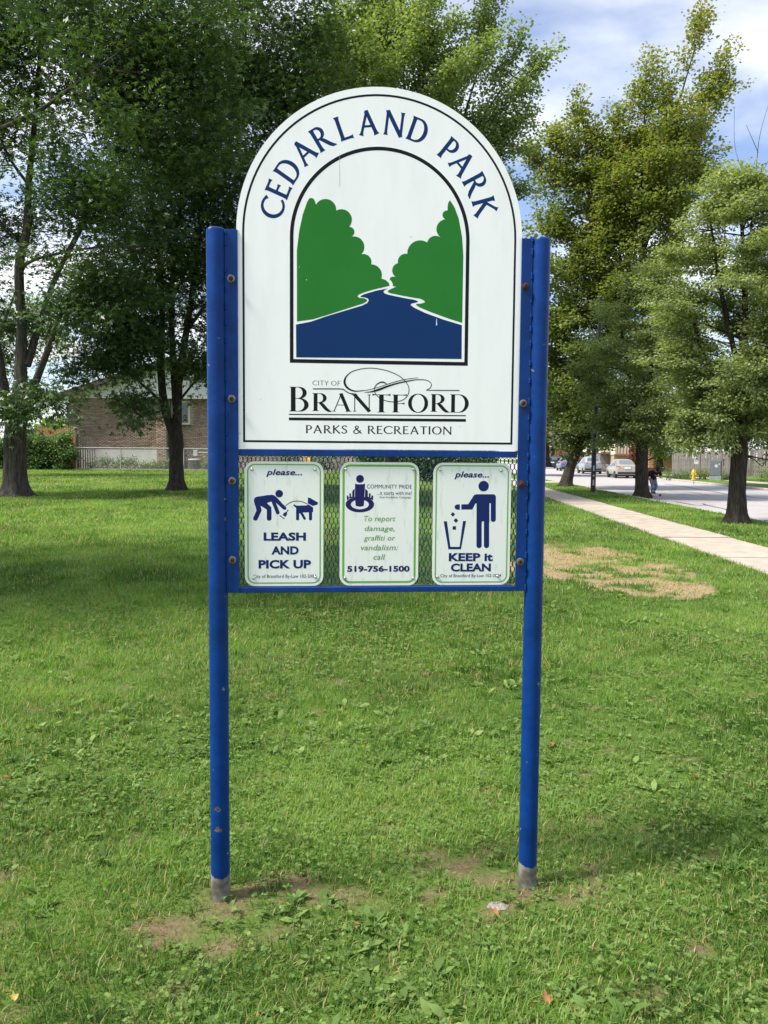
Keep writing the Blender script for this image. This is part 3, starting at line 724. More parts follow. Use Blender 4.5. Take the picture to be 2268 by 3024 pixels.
def lawn_mat():
    m = bpy.data.materials.new('lawn_soil'); m.use_nodes = True; n, l = m.node_tree.nodes, m.node_tree.links; p = n['Principled BSDF']; p.inputs['Roughness'].default_value = .95; p.inputs['Specular IOR Level'].default_value = .1
    tcn = n.new('ShaderNodeTexCoord')
    def noise(s, d=6, st=None):
        q = n.new('ShaderNodeTexNoise'); q.inputs['Scale'].default_value = s; q.inputs['Detail'].default_value = d; q.inputs['Roughness'].default_value = .65; l.new(tcn.outputs['Object'], q.inputs['Vector']); return q.outputs['Fac']
    def ramp(f, a, b, ca, cb):
        q = n.new('ShaderNodeValToRGB'); q.color_ramp.elements[0].position = a; q.color_ramp.elements[1].position = b; q.color_ramp.elements[0].color = ca + (1,); q.color_ramp.elements[1].color = cb + (1,); l.new(f, q.inputs[0]); return q.outputs[0]
    def mixc(f, a, b):
        q = n.new('ShaderNodeMix'); q.data_type = 'RGBA'; l.new(f, q.inputs[0]); l.new(a, q.inputs[6]); l.new(b, q.inputs[7]); return q.outputs[2]
    g1 = ramp(noise(1.1), .35, .65, (.07, .14, .02), (.12, .20, .035)); g2 = ramp(noise(38, 4), .3, .7, (.05, .085, .018), (.16, .22, .055))
    q = n.new('ShaderNodeMix'); q.data_type = 'RGBA'; q.inputs[0].default_value = .55; l.new(g1, q.inputs[6]); l.new(g2, q.inputs[7])
    soil = ramp(noise(30), .3, .7, (.11, .075, .045), (.25, .18, .11)); straw = ramp(noise(45), .3, .7, (.24, .16, .10), (.44, .33, .225))
    ab = n.new('ShaderNodeAttribute'); ab.attribute_name = 'bare'; ad = n.new('ShaderNodeAttribute'); ad.attribute_name = 'dead'
    c = mixc(ad.outputs['Fac'], q.outputs[2], straw); c = mixc(ab.outputs['Fac'], c, soil); l.new(c, p.inputs['Base Color'])
    b = n.new('ShaderNodeBump'); b.inputs['Strength'].default_value = .8; b.inputs['Distance'].default_value = .02; l.new(noise(60, 5), b.inputs['Height']); l.new(b.outputs[0], p.inputs['Normal'])
    return m
LAWN = lawn_mat()
ys = np.concatenate([np.linspace(-20, 1.0, 12), np.arange(1.1, 12.5, .10), np.arange(12.6, 50, .8), np.linspace(52, 320, 24)])
xs = np.concatenate([np.linspace(-320, -40, 10), np.linspace(-36, -5, 32), np.arange(-4.5, 5.6, .10)])
X, Y = np.meshgrid(xs, ys); SW0 = lambda y: 4.56 + 0.0535 * y; SWW = 1.33     # pavement near edge and width
# last columns follow the pavement, verge and kerb
def strip_cols(Y, fr, to, n): return fr(Y)[:, None] + (to(Y) - fr(Y))[:, None] * np.linspace(0, 1, n)[None, :]
yy = ys
k_ = xs <= 4.3; X = np.broadcast_to(xs[k_][None, :], (len(ys), k_.sum())).copy(); sh = np.clip((X - 1.5) / 2.8, 0, 1) * (SW0(Y[:, :1]) - 4.45)
X = X + sh; A = strip_cols(yy, lambda y: SW0(y) - .02, lambda y: SW0(y), 2)
X = np.concatenate([X, A], 1); Yg = np.broadcast_to(yy[:, None], X.shape)
sheet('lawn', X, Yg, gz(X, Yg) + (fbm(X, Yg, .9, 2) - .5) * .03 * (np.abs(Yg) < 60), bare_at(X, Yg), dead_at(X, Yg), LAWN)['kind'] = 'structure'
X = strip_cols(yy, lambda y: SW0(y) + SWW, lambda y: KERB_N(y) - .15, 24); Yg = np.broadcast_to(yy[:, None], X.shape)
z = np.zeros(X.shape); sheet('verge', X, Yg, z, z, dead_at(X, Yg) * 0, LAWN)['kind'] = 'structure'
yb = np.concatenate([np.linspace(-20, 80, 60), np.linspace(85, 320, 10)])
def fz(x, y):                             # ground beyond the road rises to the house fronts
    return 0.045 * np.clip(x - (KERB_F(y) + 4.2), 0, 26) * sstep((y - 34) / 12)
X = np.concatenate([strip_cols(yb, lambda y: KERB_F(y) + .15, lambda y: KERB_F(y) + 14, 30), strip_cols(yb, lambda y: KERB_F(y) + 15, lambda y: KERB_F(y) + 300, 14)], 1); Yg = np.broadcast_to(yb[:, None], X.shape)
z = np.zeros(X.shape); sheet('far_lawn', X, Yg, fz(X, Yg) * np.minimum(1, 1), z, z, LAWN)['kind'] = 'structure'
# road
ROADM = mat('worn_asphalt', (.41, .385, .38), .9, nscale=.7, col2=(.34, .32, .32), bump=.25, bscale=160, detail=9, spec=.2)
yr = np.linspace(-20, 320, 60); X = strip_cols(yr, KERB_N, KERB_F, 6); Yg = np.broadcast_to(yr[:, None], X.shape)
sheet('road', X, Yg, np.full(X.shape, ROAD_Z), None, None, ROADM)['kind'] = 'structure'
CONC = mat('pavement_concrete', (.46, .40, .33), .9, nscale=2.6, col2=(.33, .28, .23), lo=.3, hi=.6, bump=.3, bscale=140, detail=8, spec=.2)
KERBM = mat('kerb_concrete', (.46, .42, .36), .9, nscale=5, col2=(.33, .30, .26), bump=.2, bscale=100)
# pavement slabs, each its own
swr = empty('pavement', (0, 0, 0)); swr['kind'] = 'structure'
y = -6.0; i = 0
while y < 84:
    L = 1.52; g = .014; m = MB(); dz = random.uniform(-.006, .006)
    vs = []
    for zz_ in (-.09, .022 + dz):
        vs += [(SW0(y + g) , y + g, zz_), (SW0(y + g) + SWW, y + g, zz_), (SW0(y + L - g) + SWW, y + L - g, zz_), (SW0(y + L - g), y + L - g, zz_)]
    m.add(vs, [(0, 3, 2, 1), (4, 5, 6, 7), (0, 1, 5, 4), (1, 2, 6, 5), (2, 3, 7, 6), (3, 0, 4, 7)]); m.build('slab', CONC, swr, fix=False)
    y += L; i += 1
X = strip_cols(yr, lambda y: SW0(y) - .0, lambda y: SW0(y) + SWW, 2); Yg = np.broadcast_to(yr[:, None], X.shape)
ub = sheet('gravel_bed', X, Yg, np.full(X.shape, -.03), None, None, mat('gravel_bed', (.10, .085, .06), .95, noise=.4, nscale=60)); ub['kind'] = 'structure'
# kerbs
for nm, fn, a, b in (('near_kerb', KERB_N, -.15, 0), ('far_kerb', KERB_F, 0, .15)):
    kr = empty(nm); kr['kind'] = 'structure'; y = -6.0
    while y < 120:
        L = 3.0 if y < 60 else 6.0; m = MB(); y1 = y + L - .012
        ch = .025; s = 1 if a < 0 else -1; e = 0 if a < 0 else 0
        prof = [(a, -.3), (b, -.3), (b, -.02 if a < 0 else .012), (b - (.03 if a < 0 else 0), .012), (a + (0 if a < 0 else .03), .012), (a, .012 if a < 0 else -.02)]
        vs = [(fn(y) + q[0], y, q[1]) for q in prof] + [(fn(y1) + q[0], y1, q[1]) for q in prof]; n_ = len(prof)
        m.add(vs, [tuple(range(n_)), tuple(range(2 * n_ - 1, n_ - 1, -1))] + [(j, j + n_, (j + 1) % n_ + n_, (j + 1) % n_) for j in range(n_)])
        m.build('kerb_stone', KERBM, kr); y += L
# crossing path from pavement to road, beyond the leaning tree
m = MB(); m.box(SW0(49) + SWW + .02, KERB_N(49) - .16, 47.6, 50.4, -.09, .010); o = m.build('crossing_path', CONC); o['kind'] = 'structure'
# far pavement
m = MB(); ya = np.linspace(10, 100, 40)
X = strip_cols(ya, lambda y: KERB_F(y) + 2.6, lambda y: KERB_F(y) + 4.0, 2); Yg = np.broadcast_to(ya[:, None], X.shape)
sheet('far_pavement', X, Yg, np.full(X.shape, .015), None, None, CONC)['kind'] = 'structure'
# tar seams in the road
TAR = mat('crack_sealant', (.05, .05, .052), .6, noise=.3, nscale=30)
def groad(x, y):
    d = ray(1600 + x * .4027, 1250 + y * .4027); t = (ROAD_Z - CAM_H) / d[2]; p = O3 + t * d; return p[0], p[1]
for line in ([(900, 445), (1020, 460), (1100, 475), (1180, 490), (1250, 500), (1370, 522)], [(930, 500), (1040, 502), (1140, 512), (1225, 528)], [(980, 575), (1120, 600), (1200, 602), (1290, 618), (1365, 634)], [(1180, 590), (1210, 600), (1260, 600)], [(1480, 530), (1560, 545), (1659, 556)], [(1560, 720), (1659, 712)], [(1000, 520), (1060, 519)]):
    pp = smooth([groad(*q) for q in line], 5); rr = random.Random(len(line)); P = [(p[0], p[1], .05 + .06 * rr.random() + .0009 * p[1]) for p in pp]
    v, f = union_flat(ribs(P)); me = bpy.data.meshes.new('tar_seam'); me.from_pydata([(a, b, ROAD_Z + .004) for a, b in v], [], f); o = link('tar_seam', me, TAR); o['kind'] = 'structure'

# ------------------------------------------------------------------ grass and weeds
GRASS = leaf_mat('grass_blades', [(0, (.045, .11, .014)), (.3, (.108, .208, .036)), (.6, (.175, .30, .06)), (.83, (.26, .37, .095)), (.9, (.38, .33, .14)), (1, (.52, .39, .23))], trans=.42, rough=.5, tcol=1.0, spec=.25)
WEED = leaf_mat('weed_leaves', [(0, (.085, .15, .035)), (.5, (.165, .255, .07)), (.9, (.27, .37, .12)), (.96, (.38, .38, .12)), (1, (.40, .18, .07))], trans=.4, rough=.6, tcol=1.0, spec=.15)
def lawn_ok(x, y, margin=-.03):
    a = x < SW0(y) - margin; b = (x > SW0(y) + SWW + margin) & (x < KERB_N(y) - .16 - margin) & ~((y > 47.4) & (y < 50.6))
    return a | b
def lush(x, y): return fbm(x, y, .55, 31)
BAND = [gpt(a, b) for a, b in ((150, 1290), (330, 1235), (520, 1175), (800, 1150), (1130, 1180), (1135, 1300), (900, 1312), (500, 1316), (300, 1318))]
def scatter_fan(y0, y1, dens, spread=.64):
    n = int(spread * (y1 * y1 - y0 * y0) * dens); y = np.sqrt(RNG.uniform(y0 * y0, y1 * y1, n)); x = RNG.uniform(-spread, spread, n) * y; return x, y
def blades(x, y, hgt, wid, seg=2, name='grass'):
    ok = lawn_ok(x, y); b = bare_at(x, y) if y.min() < 5 else np.zeros_like(x); d = dead_at(x, y) if y.max() > 6 and y.min() < 16 else np.zeros_like(x)
    ok &= RNG.random(len(x)) > b * .80; ok &= ~((d > .5) & (RNG.random(len(x)) < .25))
    tr = ((x + 10.5) ** 2 + (y - 22.9) ** 2 < .4) | ((x + 6.8) ** 2 + (y - 26.2) ** 2 < .3)
    ok &= ~tr
    x, y, d, b = x[ok], y[ok], d[ok], b[ok]; n = len(x)
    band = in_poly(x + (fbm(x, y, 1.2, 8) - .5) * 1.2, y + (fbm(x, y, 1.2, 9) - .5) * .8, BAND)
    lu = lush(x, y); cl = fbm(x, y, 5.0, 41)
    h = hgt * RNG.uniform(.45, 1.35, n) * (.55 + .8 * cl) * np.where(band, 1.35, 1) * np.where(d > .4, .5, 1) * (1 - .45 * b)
    az = RNG.uniform(0, 2 * np.pi, n); fx, fy = np.cos(az), np.sin(az); lean = RNG.uniform(.15, 1.15, n)
    z0 = gz(x, y) - .004; wd = wid * RNG.uniform(.6, 1.3, n)
    sx, sy = -fy, fx
    tint = np.clip(RNG.normal(.40, .17, n) + (lu - .5) * 1.1 + (fbm(x, y, 2.4, 52) - .5) * 1.0, .02, .82)
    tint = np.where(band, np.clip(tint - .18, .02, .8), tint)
    dry = RNG.random(n) < (.07 + .10 * np.clip((fbm(x, y, .8, 77) - .45) * 4, 0, 1)); tint = np.where(dry, RNG.uniform(.86, 1, n), tint)
    tint = np.where((d > .4) & (RNG.random(n) < .72), RNG.uniform(.88, 1, n), tint)
    def P(t, side):
        q = h * lean * t * t; px = x + fx * q + sx * side * wd; py = y + fy * q + sy * side * wd; return np.stack([px, py, z0 + h * (t - .32 * lean * t * t * .8)], 1)
    if seg == 2:
        V = np.stack([P(0, .5), P(0, -.5), P(.55, .42), P(.55, -.42), P(1, 0)], 1).reshape(-1, 3); k = 5
        T = np.array([[0, 1, 3], [0, 3, 2], [2, 3, 4]])
    else:
        V = np.stack([P(0, .5), P(0, -.5), P(1, 0)], 1).reshape(-1, 3); k = 3; T = np.array([[0, 1, 2]])
    F = (np.arange(n) * k)[:, None, None] + T[None]; return V, F.reshape(-1, 3), np.repeat(tint, k)
parts_ = []
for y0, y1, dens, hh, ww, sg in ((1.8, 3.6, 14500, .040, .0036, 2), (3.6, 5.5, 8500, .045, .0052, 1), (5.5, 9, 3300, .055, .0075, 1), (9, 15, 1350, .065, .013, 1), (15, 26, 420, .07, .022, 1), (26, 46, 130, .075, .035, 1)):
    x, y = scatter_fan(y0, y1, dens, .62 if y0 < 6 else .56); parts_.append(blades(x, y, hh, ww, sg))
# denser, darker tufts
tx, ty = scatter_fan(1.9, 8.5, 38, .60); m_ = RNG.random(len(tx)) < sstep((fbm(tx, ty, 1.3, 91) - .38) * 4); tx, ty = tx[m_], ty[m_]; kk = 22
bx_ = np.repeat(tx, kk) + RNG.normal(0, .022, len(tx) * kk); by_ = np.repeat(ty, kk) + RNG.normal(0, .022, len(tx) * kk)
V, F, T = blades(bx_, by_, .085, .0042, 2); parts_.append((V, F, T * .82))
off = 0; VV, FF, TT = [], [], []
for V, F, T in parts_: VV.append(V); FF.append(F + off); TT.append(T); off += len(V)
gr = link('grass', np_mesh('grass', np.concatenate(VV), np.concatenate(FF), np.concatenate(TT)), GRASS); gr['kind'] = 'stuff'
# broad weeds: rosettes of plantain and dandelion, three-leaved clover
def leaves_mesh(P, Fw, Nm, size, tmpl, faces, tint):
    """tmpl (k,3): side, forward, normal"""
    Fw = Fw / (np.linalg.norm(Fw, axis=1, keepdims=True) + 1e-9); Sd = np.cross(Fw, Nm); Sd /= (np.linalg.norm(Sd, axis=1, keepdims=True) + 1e-9); Nn = np.cross(Sd, Fw)
    k = len(tmpl); V = P[:, None, :] + size[:, None, None] * (tmpl[None, :, 0:1] * Sd[:, None, :] + tmpl[None, :, 1:2] * Fw[:, None, :] + tmpl[None, :, 2:3] * Nn[:, None, :])
    F = (np.arange(len(P)) * k)[:, None, None] + faces[None]; return V.reshape(-1, 3), F.reshape(-1, faces.shape[1]), np.repeat(tint, k)
LONG = np.array([[0, 0, 0], [.16, .3, .05], [-.16, .3, .05], [.20, .66, .04], [-.20, .66, .04], [0, 1, -.08]], float); LONGF = np.array([[0, 1, 3, 2], [2, 3, 5, 4]])
LONGF = np.array([[0, 1, 2], [1, 3, 2], [3, 4, 2], [3, 5, 4]])
RND = np.array([[0, 0, 0], [.42, .35, .04], [.34, .85, 0], [-.34, .85, 0], [-.42, .35, .04]], float); RNDF = np.array([[0, 1, 2], [0, 2, 3], [0, 3, 4]])
def rosettes(y0, y1, dens, ls):
    x, y = scatter_fan(y0, y1, dens, .60); ok = lawn_ok(x, y, .1) & (RNG.random(len(x)) < sstep((fbm(x, y, .9, 61) - .34) * 4)) & (dead_at(x, y) < .5); x, y = x[ok], y[ok]
    m = 6; n = len(x) * m; az = RNG.uniform(0, 2 * np.pi, n); X = np.repeat(x, m) + RNG.normal(0, .012, n); Y = np.repeat(y, m) + RNG.normal(0, .012, n)
    up = RNG.uniform(.1, 1.1, n); Fw = np.stack([np.cos(az), np.sin(az), up], 1); Nm = np.stack([-np.cos(az) * up, -np.sin(az) * up, np.ones(n)], 1) + RNG.normal(0, .25, (n, 3))
    sz = np.repeat(RNG.uniform(.5, 1.3, len(x)), m) * RNG.uniform(.6, 1.2, n) * ls; t = np.clip(RNG.normal(.45, .2, n) + np.repeat(RNG.normal(0, .15, len(x)), m), 0, .92)
    t = np.where(RNG.random(n) < .003, 1, t)
    return leaves_mesh(np.stack([X, Y, gz(X, Y) + .004], 1), Fw, Nm, sz, LONG, LONGF, t)
def clover(y0, y1, dens, ls):
    x, y = scatter_fan(y0, y1, dens, .60); ok = lawn_ok(x, y, .1) & (RNG.random(len(x)) < .12 + .88 * sstep((fbm(x, y, .8, 71) - .42) * 6)) & (dead_at(x, y) < .5) & (bare_at(x, y) < .75); x, y = x[ok], y[ok]
    m = 3; n = len(x) * m; a0 = np.repeat(RNG.uniform(0, 6.28, len(x)), m); az = a0 + np.tile(np.array([0, 2.1, 4.2]), len(x)); z = np.repeat(RNG.uniform(.012, .045, len(x)), m)
    X, Y = np.repeat(x, m), np.repeat(y, m); tilt = np.repeat(RNG.normal(0, .35, (len(x), 3)), m, 0)
    Fw = np.stack([np.cos(az), np.sin(az), RNG.uniform(-.1, .35, n)], 1); Nm = np.array([0, 0, 1.0]) + tilt
    return leaves_mesh(np.stack([X, Y, gz(X, Y) + z], 1), Fw, Nm, np.full(n, ls) * RNG.uniform(.7, 1.25, n), RND, RNDF, np.clip(RNG.normal(.42, .2, n), 0, .92))
VV, FF, TT, off = [], [], [], 0
for V, F, T in (rosettes(1.8, 4.5, 100, .048), rosettes(4.5, 9.5, 36, .055), clover(1.8, 4.2, 750, .0125), clover(4.2, 8, 260, .018)):
    VV.append(V); FF.append(F + off); TT.append(T); off += len(V)
wd_ = link('lawn_weeds', np_mesh('lawn_weeds', np.concatenate(VV), np.concatenate(FF), np.concatenate(TT)), WEED); wd_['kind'] = 'stuff'
# dry leaves fallen on the lawn, a stone
FALLEN = mat('fallen_leaf', (.42, .17, .07), .7, noise=.4, nscale=30)
FALLY = mat('yellow_fallen_leaf', (.52, .40, .10), .7, noise=.3, nscale=30)
def small_leaf(name, x, y, s, rz, m, label):
    p = gpt(x, y); mb = MB(); vs = [(0, 0, 0), (.3, .25, .08), (.42, .6, .12), (.15, .62, .03), (0, 1, .14), (-.15, .62, .03), (-.42, .6, .12), (-.3, .25, .08)]
    mb.add([(a * s, b * s - s / 2, c * s) for a, b, c in vs], [(0, 1, 3), (1, 2, 3), (0, 3, 5), (3, 4, 5), (0, 5, 7), (5, 6, 7)])
    o = mb.build(name, m, fix=False); o.location = (p[0], p[1], p[2] + .022); o.rotation_euler = (.35, .25, rz); return tag(o, label, 'leaf', 'dry leaves fallen on the lawn')
small_leaf('fallen_leaf', 1062, 1985, .05, .9, FALLEN, 'orange brown dry leaf on worn ground between the posts, the one at the left') if False else None
for a in ((1065, 1982, .05, .9, FALLEN, 'orange-brown dry leaf on the grass below the worn patch between the posts'),
          (770, 2010, .045, 2.0, FALLEN, 'rust-coloured dry leaf on the worn strip, nearest the left post'),
          (1180, 2170, .045, .3, FALLEN, 'brown curled dry leaf in the grass at the bottom edge'),
          (30, 2168, .032, .7, FALLY, 'yellow dead leaf in the bottom left corner of the lawn')):
    small_leaf('fallen_leaf', *a)
p = gpt(1072, 1962); mb = MB(); mb.lathe([(.005, -.01), (.030, 0), (.034, .008), (.022, .017), (.004, .020)], n=9); rr = random.Random(4)
mb.v = [(a * rr.uniform(.75, 1.25), b * rr.uniform(.5, .9), c * rr.uniform(.8, 1.2)) for a, b, c in mb.v]
o = mb.build('stone', mat('pale_stone', (.33, .30, .25), .9, noise=.4, nscale=60, bump=.4, bscale=120)); o.location = (p[0], p[1], p[2]); tag(o, 'pale flat stone half sunk in the worn soil near the right post', 'stone')
# ================================================================== trees
MAPLE = np.array([[0, 0, 0], [.30, .08, -.03], [.52, .50, -.10], [.18, .48, .03], [0, 1, -.06], [-.18, .48, .03], [-.52, .50, -.10], [-.30, .08, -.03]], float)
MAPLEF = np.array([[0, 1, 3], [1, 2, 3], [0, 3, 5], [3, 4, 5], [0, 5, 7], [5, 6, 7]])
OVAL = np.array([[0, 0, 0], [.32, .45, .05], [0, 1, -.05], [-.32, .45, .05]], float); OVALF = np.array([[0, 1, 2], [0, 2, 3]])
KITE = np.array([[0, 0, 0], [.46, .50, -.06], [0, 1, -.05], [-.46, .50, -.06]], float); KITEF = np.array([[0, 1, 2], [0, 2, 3]])
MAPLE4 = np.array([[0, 0, 0], [.50, .46, -.10], [.19, .44, .02], [0, 1, -.06], [-.19, .44, .02], [-.50, .46, -.10], [.30, .06, -.03], [-.30, .06, -.03]], float); MAPLE4F = np.array([[6, 1, 2], [0, 2, 3], [0, 3, 4], [7, 4, 5]])
STAR = np.array([[0, 0, 0], [.5, .55, -.1], [.13, .45, 0], [0, 1, -.05], [-.5, .55, -.1], [-.13, .45, 0]], float); STARF = np.array([[0, 1, 2], [0, 2, 3], [0, 3, 5], [0, 5, 4]])
def tree(name, label, group, trunk, limbs, plumes, leaf, nclus, per, lsize, lmat, bark, spray=.75, seed=1, tmpl=MAPLE, tf=MAPLEF, flat=.35, up=.35, hang=.15, bare=0.0, tsides=16, flare=1.5, clump=1.0, lat=.30, cat='tree'):
    """trunk [(p, r)...]; limbs lists of (p, r); plumes (p0, p1, r0, r1, weight)"""
    rg = np.random.default_rng(seed); base = np.array(trunk[0][0])
    root = empty(name, base, 0, label, cat, group)
    loc = lambda p: tuple(np.array(p) - base)
    # trunk with flared foot
    P = [p for p, r in trunk]; R = [r for p, r in trunk]
    PP = smooth([(*p, r) for p, r in trunk], 6)
    foot = [np.array([*(base - np.array([0, 0, .3])), R[0] * flare * 1.1])]
    PP2 = []
    for q in PP:
        h = q[2] - base[2]; k = 1 + (flare - 1) * math.exp(-h / .16); PP2.append(np.array([q[0], q[1], q[2], q[3] * k]))
        if h < .05:
            for dz in (.08, .18, .32, .5):
                PP2.append(np.array([*(q[:2] + (PP[1][:2] - q[:2]) * dz / max(.2, PP[1][2] - q[2])), q[2] + dz, q[3] * (1 + (flare - 1) * math.exp(-(h + dz) / .16))]))
    PP2 = [q for i, q in enumerate(PP2) if i == 0 or q[2] > PP2[i - 1][2] + .02 or i < 5]
    PP2.sort(key=lambda q: q[2]); keep = []
    for q in PP2:
        if not keep or q[2] > keep[-1][2] + .06: keep.append(q)
    PP2 = foot + keep
    n = tsides; vs = []; lob = rg.uniform(0, 6.28, 3)
    for i, q in enumerate(PP2):
        h = q[2] - base[2]; am = .16 * math.exp(-max(h, 0) / .35) + .035
        for j in range(n):
            t = 2 * math.pi * j / n; rr_ = q[3] * (1 + am * math.sin(5 * t + lob[0]) + am * .6 * math.sin(3 * t + lob[1]) + rg.normal(0, .018))
            vs.append((q[0] - base[0] + rr_ * math.cos(t), q[1] - base[1] + rr_ * math.sin(t), q[2] - base[2]))
    fs = [(i * n + j, i * n + (j + 1) % n, (i + 1) * n + (j + 1) % n, (i + 1) * n + j) for i in range(len(PP2) - 1) for j in range(n)] + [tuple((len(PP2) - 1) * n + j for j in range(n))]
    MB().add(vs, fs).build('trunk', bark, root, smooth=True, fix=False)
    nodes = [(np.array(p), r) for p, r in trunk[1:]]
    for li in limbs:
        q = smooth([(*p, r) for p, r in li], 4); m = MB(); m.tube([loc(a[:3]) for a in q], [max(a[3], .004) for a in q], 8, seed=seed, rough=.12); m.build('limb', bark, root, smooth=True)
        nodes += [(a[:3], a[3]) for a in q[2:]]
    NP = np.array([a for a, b in nodes]); NR = np.array([b for a, b in nodes])
    # leaf sprays
    W_ = np.array([pl[4] for pl in plumes], float); W_ /= W_.sum(); idx = rg.choice(len(plumes), nclus, p=W_)
    C = []; D = []; per_bough = 4; last = None
    for q_, i in enumerate(np.sort(idx)):
        if last != i or q_ % per_bough == 0:
            last = i; bt = rg.random() ** .85; bv = rg.normal(size=3); bv /= np.linalg.norm(bv); bv *= rg.random() ** .42
        p0, p1, r0, r1, _ = plumes[i]; p0, p1 = np.array(p0), np.array(p1); t = np.clip(bt + rg.normal(0, .05), 0, 1.03); r = r0 + (r1 - r0) * min(t, 1)
        ax = p1 - p0; v = bv * r + rg.normal(0, 1, 3) * np.array([1, 1, .55]) * (.16 * r + .12) * clump
        c = p0 + ax * t + v; C.append(c); dd = v / (np.linalg.norm(v) + .01) * .8 + ax / (np.linalg.norm(ax) + .01) * up * 2 + rg.normal(0, .35, 3) + np.array([0, 0, up - hang]); D.append(dd / np.linalg.norm(dd))
    C = np.array(C); D = np.array(D)
    # twigs from the nearest limb
    bw = MB(); 
    for c, d in zip(C, D):
        dist = np.linalg.norm(NP - c, axis=1) + np.where(NP[:, 2] > c[2] + .3, 1.2, 0); j = int(np.argmin(dist)); a = NP[j]
        e = c + d * spray * .5; mid = (a + c) / 2 + np.array([0, 0, -.10 * dist[j] * (1 - up)]) ; r0 = min(NR[j] * .6, .012 + .010 * dist[j])
        if rg.random() < .8 and dist[j] < 6: bw.tube([loc(a), loc(mid), loc(c - d * spray * .5), loc(e)], [r0, r0 * .7, r0 * .4, .004], 4, cap=False)
        if rg.random() < .15:
            NP = np.vstack([NP, mid, c]); NR = np.append(NR, [r0, r0 * .6])
    bw.build('twigs', bark, root, fix=False)['kind'] = 'stuff'
    # leaves
    N_ = nclus * per; ci = np.repeat(np.arange(nclus), per); along = rg.uniform(-.6, .65, N_); off_ = rg.normal(size=(N_, 3)); off_ *= np.array([1, 1, flat]) * spray * lat
    Pn = C[ci] + D[ci] * (along * spray)[:, None] + off_ * (1.1 - .6 * np.abs(along))[:, None]; Pn[:, 2] -= .10 * spray * rg.random(N_)
    out_ = off_ * np.array([1, 1, .3]) + D[ci] * .25 * spray; az = rg.normal(0, .25, (N_, 3)); Fw = out_ / (np.linalg.norm(out_, axis=1, keepdims=True) + 1e-6) + az + np.array([0, 0, -.35])
    Nm = np.array([0, 0, 1.0]) + rg.normal(0, .55, (N_, 3))
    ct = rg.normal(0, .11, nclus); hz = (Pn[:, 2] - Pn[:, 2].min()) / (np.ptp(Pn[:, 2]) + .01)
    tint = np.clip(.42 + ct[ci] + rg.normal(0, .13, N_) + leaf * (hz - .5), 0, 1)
    V, F, T = leaves_mesh(Pn - base, Fw, Nm, lsize * rg.uniform(.65, 1.2, N_), tmpl, tf, tint)
    cr_ = link('crown', np_mesh('crown', V, F, T), lmat, root); cr_['kind'] = 'stuff'
    return root
BARK1 = bark_mat('grey_maple_bark', (.115, .10, .085), (.035, .030, .026))
BARK2 = bark_mat('dark_bark', (.075, .062, .05), (.022, .018, .015), 1.3)
MAPLE_D = leaf_mat('dark_maple_leaf', [(0, (.038, .074, .026)), (.45, (.070, .125, .040)), (.8, (.115, .175, .055)), (1, (.17, .225, .07))], trans=.26, rough=.38, tcol=.9)
MAPLE_L = leaf_mat('pale_maple_leaf', [(0, (.10, .155, .06)), (.45, (.20, .26, .105)), (.8, (.30, .35, .15)), (1, (.38, .40, .17))], trans=.45, rough=.45)
MAPLE_Y = leaf_mat('olive_maple_leaf', [(0, (.08, .12, .032)), (.40, (.165, .205, .055)), (.7, (.26, .275, .085)), (.88, (.30, .25, .075)), (1, (.38, .23, .07))], trans=.42, rough=.45)
LINDEN = leaf_mat('small_olive_leaf', [(0, (.09, .13, .04)), (.4, (.205, .255, .105)), (.75, (.34, .38, .165)), (.95, (.46, .45, .18)), (1, (.42, .33, .12))], trans=.38, rough=.45)
FARL = leaf_mat('yellow_green_leaf', [(0, (.05, .10, .02)), (.5, (.13, .20, .035)), (1, (.26, .30, .06))], trans=.5, rough=.5)
SM = 'street trees along the kerb'
def Wt(x, y, D, dd=0): return tuple(w(x, y, D + dd))
def boughs(axis, n, r, rise, seed, wt=1.0, lr=.03, D=None, per_l=.5, reach_k=1.0):
    """axis [(point, reach)...] from low to high -> plumes and limbs that radiate from it"""
    rg = np.random.default_rng(seed); pl, li = [], []; A_ = [np.array(a, float) for a, b in axis]; Rr = [b for a, b in axis]
    for i in range(n):
        t = (i + rg.random()) / n * (len(axis) - 1); k = min(int(t), len(axis) - 2); f = t - k
        p = A_[k] * (1 - f) + A_[k + 1] * f; R = (Rr[k] * (1 - f) + Rr[k + 1] * f) * rg.uniform(.70, 1.08) * reach_k; a = i * 2.399 + rg.normal(0, .3)
        d = np.array([math.cos(a), math.sin(a), rise * rg.uniform(.5, 1.4)]); e = p + d * R
        if rise < .5: e[2] -= .06 * R * R
        pl.append((tuple(p + (e - p) * .28), tuple(e), r * 1.05, r * .5, wt * (R + .3)))
        if rg.random() < per_l: li.append([(tuple(p), lr), (tuple((p + e) / 2 + np.array([0, 0, .06 * R])), lr * .55), (tuple(e), lr * .15)])
    return pl, li
